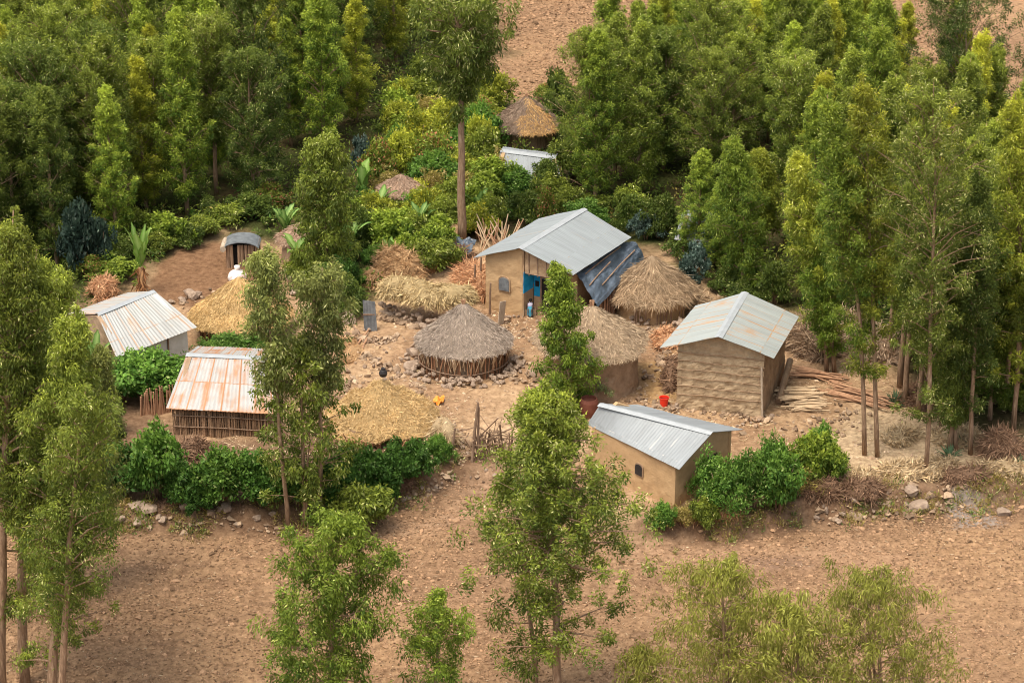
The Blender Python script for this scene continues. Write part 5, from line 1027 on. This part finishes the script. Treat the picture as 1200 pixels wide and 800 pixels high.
n_ += fill([(1060, 500), (1240, 520), (1240, 440), (1040, 410)], 1.8, [10], [1], (7.5, 12), 'with thin trunk at the grove edge', 'thin trunks at the grove edge', 15)
print('wood trees', n_)

# --- bushes
def gen_bush(seed, palname, L_, W_, dens, rcm, droop=.3, pp=.02, tip=.5, nst=9, fl=None):
    """unit bush, about 2 m wide and 2 m high"""
    rg = np.random.default_rng(seed); wood = MB(); cen = []; rr = []; hf = []
    for q in range(nst):
        a = rg.random() * 6.3; r_ = rg.uniform(.2, .75); h = rg.uniform(.6, 1.5); e_ = np.array([math.cos(a) * r_, math.sin(a) * r_, h]); wood.tube([[math.cos(a) * .08, math.sin(a) * .08, -.1], e_ * .5 + [0, 0, .1], e_], [.035, .022, .01], 4)
    K = 72
    for q in range(K):
        a = rg.random() * 6.3; el = rg.uniform(-.1, PI / 2) ; f = rg.uniform(.45, 1.08) * (1 + .26 * math.sin(a * 2 + seed) + .15 * math.sin(a * 3 + el * 4 + seed * 2)); c = np.array([math.cos(a) * math.cos(el) * f, math.sin(a) * math.cos(el) * f, .85 + math.sin(el) * f * .95 - .25])
        cen.append(c); rr.append(rcm * rg.uniform(.45, 1.05)); hf.append(max(0, math.sin(el)))
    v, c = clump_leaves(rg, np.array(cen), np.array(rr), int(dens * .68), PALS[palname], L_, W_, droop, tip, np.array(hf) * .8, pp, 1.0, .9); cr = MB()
    if fl: k = rg.random(len(c)) < fl[1]; c[k] = np.array(fl[0]) * rg.uniform(.7, 1.2, (k.sum(), 1))
    cr.quads(v, c); return wood, cr
BP = {k: [gen_bush(*a), None] for k, a in {
    'glossy': (301, 'deep', .16, .048, 180, .34, .5, .04, .45), 'bright': (302, 'bright', .14, .04, 190, .34, .4, .03, .5), 'fine': (303, 'bright', .13, .028, 150, .3, .1, .04, .5),
    'olive': (304, 'olive', .18, .034, 150, .36, .5, .03, .6), 'yellow': (305, 'yellow', .17, .034, 130, .36, .4, .03, .7), 'pale': (306, 'pale', .12, .03, 110, .28, .2, .1, .5, 9), 'dry': (307, 'dry', .15, .02, 80, .36, .4, .1, .4),
    'dark': (308, 'dark', .18, .036, 150, .36, .4, .03, .3), 'blue': (309, 'blue', .17, .06, 100, .26, -.2, .1, .5), 'limey': (310, 'lime', .18, .042, 140, .36, .3, .03, .6)}.items()}
BP['bluedark'] = [gen_bush(313, 'bluedeep', .2, .05, 130, .3, -.2, .05, .5), None]; BP['flower'] = [gen_bush(311, 'yellow', .15, .034, 130, .34, .3, .02, .6, 9, ((.75, .62, .04), .05)), None]; BP['redtip'] = [gen_bush(312, 'olive', .16, .036, 130, .36, .3, .02, .5, 9, ((.5, .2, .1), .12)), None]
def bush(px, py, wpx, hpx, k, label, group=None, name='bush', P=None):
    P = G(px, py) if P is None else P; s = ppm(P); w_ = wpx / s / 2.1; h_ = hpx / s / .92 / 1.95
    if BP[k][1] is None:
        t = make_tree(name, label, 'bush', BP[k][0], P, group, 'stick', 'stem', 'foliage'); BP[k][1] = t; t.scale = (w_, w_, h_); t.rotation_euler = (0, 0, random.random() * 6.3)
    else: t = dup(BP[k][1], P, random.random() * 6.3, (w_, w_, h_), label); t.name = name; 
    if group: t['group'] = group
    elif 'group' in t: del t['group']
    return t
for a in ((150, 578, 74, 66, 'glossy', 'deep green bush below the barn nearest the tall left trees'), (186, 582, 76, 92, 'bright', 'tallest deep green round bush below the barn'),
          (215, 590, 50, 52, 'glossy', 'small dark bush between the two round bushes below the barn'), (262, 592, 74, 74, 'bright', 'round leafy bush below the right end of the barn'), (236, 600, 34, 34, 'glossy', 'low dark shrub at the foot of the second round bush'), (310, 590, 66, 66, 'glossy', 'dark shrub behind the thin multiple trunks'),
          (350, 590, 60, 60, 'glossy', 'dark shrub just right of the thin multiple trunks'), (398, 584, 56, 62, 'glossy', 'left part of the dark front hedge below the straw stack'), (430, 582, 60, 64, 'glossy', 'middle part of the dark front hedge below the straw stack'), (462, 572, 54, 58, 'glossy', 'right part of the dark front hedge below the straw stack'),
          (490, 560, 44, 48, 'glossy', 'end of the dark front hedge next to the reed tangle'), (515, 542, 30, 36, 'bright', 'small green shrub caught in the reeds beside the gate'), (448, 522, 18, 16, 'bright', 'little green tuft before the straw stack rim'),
          (420, 622, 76, 60, 'olive', 'pale olive shrub below the front hedge'), (455, 618, 40, 40, 'grey_' , ''),
          (178, 468, 96, 62, 'bright', 'wide green bush in front of the whitewashed wall'), (145, 470, 44, 40, 'bright', 'green bush under the corner post of the whitewashed house'), (122, 482, 40, 50, 'dark', 'dark bush left of the corner post'), (280, 418, 76, 28, 'fine', 'low fine leaved hedge under the golden thatch'), (250, 422, 40, 24, 'fine', 'small fine leaved bush between the white walled house and the barn roof'),
          (318, 420, 34, 28, 'fine', 'small bush behind the barn roof corner'), (845, 600, 66, 72, 'fine', 'grey green shrub touching the right gable of the low cottage'), (880, 598, 60, 78, 'fine', 'second shrub right of the low cottage gable'), (912, 600, 62, 84, 'bright', 'vivid green middle shrub of the right bank'),
          (950, 566, 60, 60, 'limey', 'fresh green shrub at the right end of the bank row'), (975, 562, 36, 44, 'limey', 'small shrub beyond the fresh green one'), (940, 578, 50, 34, 'dry', 'dry twiggy shrub beneath the fresh green one'), (900, 582, 40, 80, 'fine', 'upright shrub behind the vivid green one'), (828, 592, 34, 62, 'fine', 'thin grey green shrub against the cottage gable wall'), (962, 556, 34, 66, 'bright', 'tall thin shoot at the back of the right shrub row'), (776, 624, 30, 40, 'bright', 'small vivid bush in front of the low cottage wall'),
          (800, 616, 40, 26, 'dry', 'dry low weeds beside the small vivid bush'), (825, 618, 36, 40, 'olive', 'olive weeds between the vivid bush and the cottage gable'), (702, 468, 34, 36, 'pale', 'pale silvery bush against the round mud hut'), (684, 475, 20, 22, 'bright', 'small green sprig left of the pale silvery bush'), (805, 342, 34, 46, 'blue', 'blue grey shrub behind the shaggy hut'),
          (425, 205, 26, 48, 'blue', 'blue grey young eucalyptus in the gap of the left wood'), (97, 322, 50, 90, 'bluedark', 'tall dark blue grey shrub above the whitewashed house'), (118, 318, 36, 66, 'bluedark', 'blue grey shrub just right of the tall dark blue one'),
          (396, 345, 44, 46, 'glossy', 'dark bush left of the grey metal door'), (410, 372, 42, 50, 'dark', 'dark bush beside the cut log'), (442, 318, 34, 32, 'bright', 'green shrub growing over the left end of the hay'), (430, 335, 24, 22, 'bright', 'small green shrub just above the grey metal door'),
          (500, 318, 60, 40, 'olive', 'olive shrub over the straw heaps'), (525, 312, 40, 30, 'olive', 'grey green shrub left of the grey sheets'), (655, 142, 40, 58, 'dark', 'dark shrub right of the farthest hut'), (668, 130, 26, 30, 'redtip', 'reddish shrub right of the farthest hut'), (640, 118, 30, 20, 'redtip', 'small reddish shrub above the farthest hut'),
          (606, 230, 56, 36, 'bright', 'round climbing bush in front of the far shed roof'), (640, 232, 50, 44, 'dark', 'dark bush below the far shed roof'), (672, 212, 60, 60, 'olive', 'olive shrub at the right end of the far shed'), (485, 244, 50, 34, 'yellow', 'yellowish bush right before the half buried thatched cone'), (452, 250, 44, 28, 'olive', 'olive bush left before the half buried thatched cone'), (645, 240, 46, 40, 'olive', 'olive bush right of the climbing bush')):
    if a[4] == 'grey_': continue
    bush(*a)
random.seed(21)
def bushfill(poly, step, ks, wts, wr, hr, where, group, seed, avoid=()):
    rg = random.Random(seed); pw = P2(poly); x0, x1 = min(p[0] for p in pw), max(p[0] for p in pw); y0, y1 = min(p[1] for p in pw), max(p[1] for p in pw); y = y0; n = 0
    nm = {'glossy': 'glossy deep green', 'bright': 'vivid green', 'fine': 'fine leaved', 'olive': 'olive green', 'yellow': 'yellowish green', 'dry': 'dry twiggy', 'dark': 'dark green', 'limey': 'fresh green', 'flower': 'yellow flowered', 'redtip': 'red tipped', 'blue': 'blue grey'}
    while y < y1:
        x = x0
        while x < x1:
            a, b_ = x + rg.uniform(-.4, .4) * step, y + rg.uniform(-.4, .4) * step
            if in_poly(np.array([a]), np.array([b_]), pw)[0] and all((a - q[0]) ** 2 + (b_ - q[1]) ** 2 > q[2] ** 2 for q in avoid):
                k = rg.choices(ks, wts)[0]; P = np.array([a, b_, float(hz(a, b_))]); s = ppm(P); bush(0, 0, rg.uniform(*wr) * s, rg.uniform(*hr) * s, k, f'{nm[k]} bush {where}', group + ', ' + nm[k] + ' ones', P=P); n += 1
            x += step
        y += step
    return n
AV = [(*U(472, 222)[:2], 1.2), (*U(617, 166)[:2], 2.9), (*U(635, 200)[:2], 2.6), (*U(352, 300)[:2], 1.6), (*U(425, 225)[:2], 1.0), (*U(350, 318)[:2], 1.0), (*U(541, 288)[:2], .8)]
k1 = ['olive', 'yellow', 'limey', 'bright', 'flower', 'redtip', 'dark', 'dry']  # mixed shrubs
n_ = bushfill([(395, 250), (470, 240), (520, 250), (600, 262), (650, 248), (655, 262), (560, 282), (520, 300), (480, 308), (430, 305), (400, 318)], 1.5, k1, [3, 4, 4, 3, 1.2, .6, 1, .8], (1.6, 2.6), (1.2, 2.4), 'between the straw heaps and the far shed', 'bushes behind the yard', 1, AV)
n_ += bushfill([(430, 238), (440, 190), (470, 130), (520, 100), (570, 108), (580, 130), (575, 190), (590, 240), (540, 255)], 1.7, k1, [3, 6, 4, 3, 1, 2, 1, 1.2], (1.8, 3.0), (1.4, 3.0), 'in the thicket left of the farthest hut', 'thicket left of the farthest hut', 2, AV)
n_ += bushfill([(330, 300), (380, 262), (430, 250), (395, 330), (370, 350), (345, 345)], 1.4, ['glossy', 'dark', 'bright', 'olive'], [3, 2, 3, 2], (1.2, 2.0), (1.0, 2.0), 'around the dense dark upright tree', 'bushes round the dense tree', 3, AV)
n_ += bushfill([(165, 325), (200, 300), (262, 275), (330, 262), (330, 245), (250, 255), (160, 280), (60, 330), (100, 345)], 1.7, ['olive', 'dark', 'bright', 'redtip', 'limey'], [4, 4, 2, .8, 2], (1.6, 2.6), (1.0, 2.0), 'along the front edge of the left wood', 'bushes fronting the left wood', 4, AV)
n_ += bushfill([(660, 262), (742, 282), (830, 335), (880, 362), (960, 380), (900, 330), (840, 290), (742, 250), (665, 245)], 1.9, ['dark', 'olive', 'blue', 'bright'], [4, 3, 1, 1], (1.5, 2.5), (1.0, 2.2), 'under the wood behind the big roof', 'bushes under the wood behind the big roof', 5, [(*U(835, 285)[:2], 2)])
n_ += bushfill([(-30, 345), (95, 345), (85, 385), (60, 420), (-30, 440)], 1.5, ['bright', 'olive', 'dark', 'limey'], [3, 3, 2, 3], (1.6, 2.6), (1.0, 2.0), 'left of the whitewashed house', 'bushes left of the whitewashed house', 8)
n_ += bushfill([(1100, 480), (1200, 500), (1240, 480), (1240, 420), (1040, 410)], 2.4, ['dark', 'olive', 'dry'], [4, 3, 2], (1.2, 2.2), (.8, 1.6), 'on the floor of the right grove', 'bushes on the grove floor', 6)
n_ += bushfill([(20, 480), (110, 420), (125, 470), (110, 560), (20, 600)], 2.0, ['dark', 'olive', 'glossy'], [4, 3, 2], (1.4, 2.4), (1.0, 2.0), 'behind the tall trees of the left edge', 'bushes behind the left edge trees', 7)
print('bushes', n_)

# --- undergrowth (one mass)
pw = P2([(-200, -100), (560, -100), (578, 110), (640, 125), (735, 105), (780, 40), (1010, 40), (1070, 140), (1280, 170), (1320, 470), (1190, 480), (1010, 400), (930, 362), (830, 330), (745, 278), (660, 262), (560, 275), (480, 300), (420, 365), (340, 290), (250, 272), (165, 318), (110, 350), (60, 470), (-100, 520)])
n = 12000; x_ = rng.uniform(min(p[0] for p in pw), max(p[0] for p in pw), n); y_ = rng.uniform(min(p[1] for p in pw), max(p[1] for p in pw), n); k = in_poly(x_, y_, pw); x_, y_ = x_[k], y_[k]
cen = np.stack([x_, y_, hz(x_, y_) + rng.uniform(.05, .6, len(x_))], -1)
cv = rng.random(len(x_)); mb = MB()
for pn, lo_, hi_ in (('dark', 0, .45), ('olive', .45, .8), ('deep', .8, .95), ('dry', .95, 1)):
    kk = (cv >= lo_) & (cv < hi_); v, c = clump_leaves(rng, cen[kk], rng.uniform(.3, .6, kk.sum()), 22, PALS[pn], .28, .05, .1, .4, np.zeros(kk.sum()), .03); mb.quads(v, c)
kind(mb.build('undergrowth', M['leaf']), 'stuff', 'dense low undergrowth on the floor of the woods')
n = 2600; x_ = rng.uniform(-24, 26, n); y_ = np.interp(x_, BX, BY) + rng.normal(.1, .8, n); cen = np.stack([x_, y_, hz(x_, y_) + .05], -1); k = (np.abs(x_ - U(570, 545)[0]) > 1.2) & (vnoise(x_, y_, 1.5) > 0.0); cen = cen[k]; cv = rng.random(len(cen)); mb = MB()
for pn, lo_, hi_ in (('dry', 0, .7), ('olive', .7, .85), ('bright', .85, 1)):
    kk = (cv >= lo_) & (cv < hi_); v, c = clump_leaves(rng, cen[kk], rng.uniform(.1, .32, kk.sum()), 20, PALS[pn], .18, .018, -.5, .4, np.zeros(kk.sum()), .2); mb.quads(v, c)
kind(mb.build('weeds', M['leaf']), 'stuff', 'dry weeds and grass along the bank above the field')

# --- banana plants and agaves
def banana(px, py, hpx, nleaf, stem_h, label, spread, seed, Ls=1.9, wl=.26, gcol=((.08, .2, .02), (.2, .36, .05))):
    rg = np.random.default_rng(seed); P = G(px, py); s = ppm(P); t = thing('banana_plant', label, 'plant', P); sm = MB(); sm.tube([P, P + [.05, 0, stem_h * .5], P + [0, 0, stem_h]], [.22, .17, .12], 9); sm.build('stem', M['banana_stem'], t)
    v, c = blades(P + np.stack([rg.normal(0, .14, 160), rg.normal(0, .14, 160), rg.uniform(.2, stem_h + .1, 160)], -1), np.stack([rg.normal(0, .4, 160), rg.normal(0, .4, 160), -np.ones(160)], -1), .6, .05, pal((.25, .11, .05), (.5, .28, .13), 160, .2, rg), rg); mb = MB(); mb.quads(v, c); mb.build('dead_leaves', M['straw'], t)
    for q in range(nleaf):
        a = q * 2.4 + rg.normal(0, .3); Ln = Ls * rg.uniform(.75, 1.1); k = 12; tt = np.linspace(0, 1, k); sp = spread * rg.uniform(.5, 1.2)
        rad = sp * Ln * (tt ** 1.4); zz = stem_h * .9 + Ln * (tt - .35 * sp * tt ** 3 * 1.6); c = np.stack([P[0] + math.cos(a) * rad, P[1] + math.sin(a) * rad, P[2] + zz], -1)
        side = np.array([-math.sin(a), math.cos(a), 0]); wd_ = wl * np.sin(np.clip(tt * 1.05 + .02, 0, 1) * PI) ** .6 * (tt > .12) + .02; wj = wd_[:, None] * (1 + .22 * rg.standard_normal((k, 2)) * (tt > .2)[:, None])
        Lf = c - side * wj[:, :1] + [0, 0, .06]; Rt = c + side * wj[:, 1:] + [0, 0, .06]; mb = MB(); V = np.stack([Lf, c, Rt], 1).reshape(-1, 3)
        f = []
        for z_ in range(k - 1): f += [[3 * z_, 3 * z_ + 1, 3 * z_ + 4, 3 * z_ + 3], [3 * z_ + 1, 3 * z_ + 2, 3 * z_ + 5, 3 * z_ + 4]]
        col = np.array(gcol[0]) * .6 + np.array(gcol[1]) * .4 if rg.random() < .5 else np.array(gcol[1]) * .9
        cc_ = np.repeat(np.tile(col, (k, 1)), 3, 0) * rg.uniform(.85, 1.15, (3 * k, 1)); cc_[1::3] = np.array([.35, .5, .15]); mb.add(V, f, cc_); mb.build('leaf', M['leaf'], t)
banana(167, 345, 90, 6, 1.5, 'tall banana palm with upright yellow green leaves and shaggy brown stem above the whitewashed house', .3, 1, 2.7, .24)
banana(350, 322, 60, 8, .8, 'spreading banana plant behind the boulders beside the small thatched cone', .8, 2, 1.9, .24)
banana(425, 238, 50, 7, .8, 'banana plant deep in the bushes left of the half buried thatched cone', .4, 3, 2.0, .3)
banana(114, 452, 60, 7, 1.0, 'dark leaved banana plant at the lower corner of the whitewashed house', .5, 4, 2.0, .22, ((.05, .13, .02), (.14, .28, .05)))
banana(458, 312, 40, 5, .4, 'small banana shoot between the bushes and the brown straw heap', .3, 5, 1.4, .18)
banana(505, 318, 36, 5, .3, 'small banana shoot near the olive shrub over the straw', .5, 6, 1.2, .16)
banana(128, 448, 40, 4, .5, 'short banana plant leaning on the corner post', .6, 7, 1.3, .2, ((.05, .13, .02), (.14, .28, .05)))
def agave(px, py, r, label, seed):
    rg = np.random.default_rng(seed); P = G(px, py); t = thing('agave', label, 'plant', P)
    mb = MB()
    for q in range(34):
        a = q * 2.4; el = rg.uniform(.15, 1.35); k = 5; tt = np.linspace(0, 1, k); L_ = r * rg.uniform(.7, 1.1); h = np.array([math.cos(a) * math.cos(el), math.sin(a) * math.cos(el), math.sin(el)]); c = P + h * L_ * tt[:, None] + np.array([0, 0, -.12]) * (tt ** 2)[:, None]; side = np.array([-math.sin(a), math.cos(a), 0]); wd_ = .055 * (1 - tt ** 2) + .004
        V = np.stack([c - side * wd_[:, None], c + [0, 0, -.02], c + side * wd_[:, None]], 1).reshape(-1, 3); f = []
        for z_ in range(k - 1): f += [[3 * z_, 3 * z_ + 1, 3 * z_ + 4, 3 * z_ + 3], [3 * z_ + 1, 3 * z_ + 2, 3 * z_ + 5, 3 * z_ + 4]]
        mb.add(V, f, np.array([.1, .17, .08]) * rg.uniform(.7, 1.4))
    mb.build('rosette', M['leaf'], t); s_ = MB(); s_.tube([P - [0, 0, .05], P + [0, 0, .15]], [.12, .08], 8); s_.build('base', M['banana_stem'], t)
for px_, py_, h_, nl_, sd_, lb in ((395, 262, 46, 7, 11, 'bright banana plant left of the dense bushes behind the yard'), (445, 262, 40, 6, 12, 'banana plant below the half buried thatched cone'), (492, 282, 44, 7, 13, 'banana plant left of the solitary trunk, beside the grey sheets'),
        (560, 262, 44, 6, 14, 'banana plant behind the upright orange sticks'), (412, 300, 44, 7, 15, 'banana plant between the dense tree and the straw heap'), (335, 285, 40, 6, 16, 'banana plant left of the small peeping cone'), (520, 200, 44, 6, 17, 'banana plant in the thicket left of the solitary trunk')):
    banana(px_, py_, h_, nl_ + 3, .7, lb, .55, sd_, 1.8, .19, ((.03, .1, .015), (.1, .23, .035)))
agave(1048, 474, .9, 'grey green agave beyond the pinkish poles', 1); agave(1112, 536, .8, 'agave at the foot of the slim trunks above the ash patch', 2); agave(1192, 548, .8, 'agave on the bank at the right edge', 3); agave(1125, 520, .7, 'agave behind the one above the ash patch', 4); agave(44, 665, .9, 'agave between the trunks at the left edge', 5)
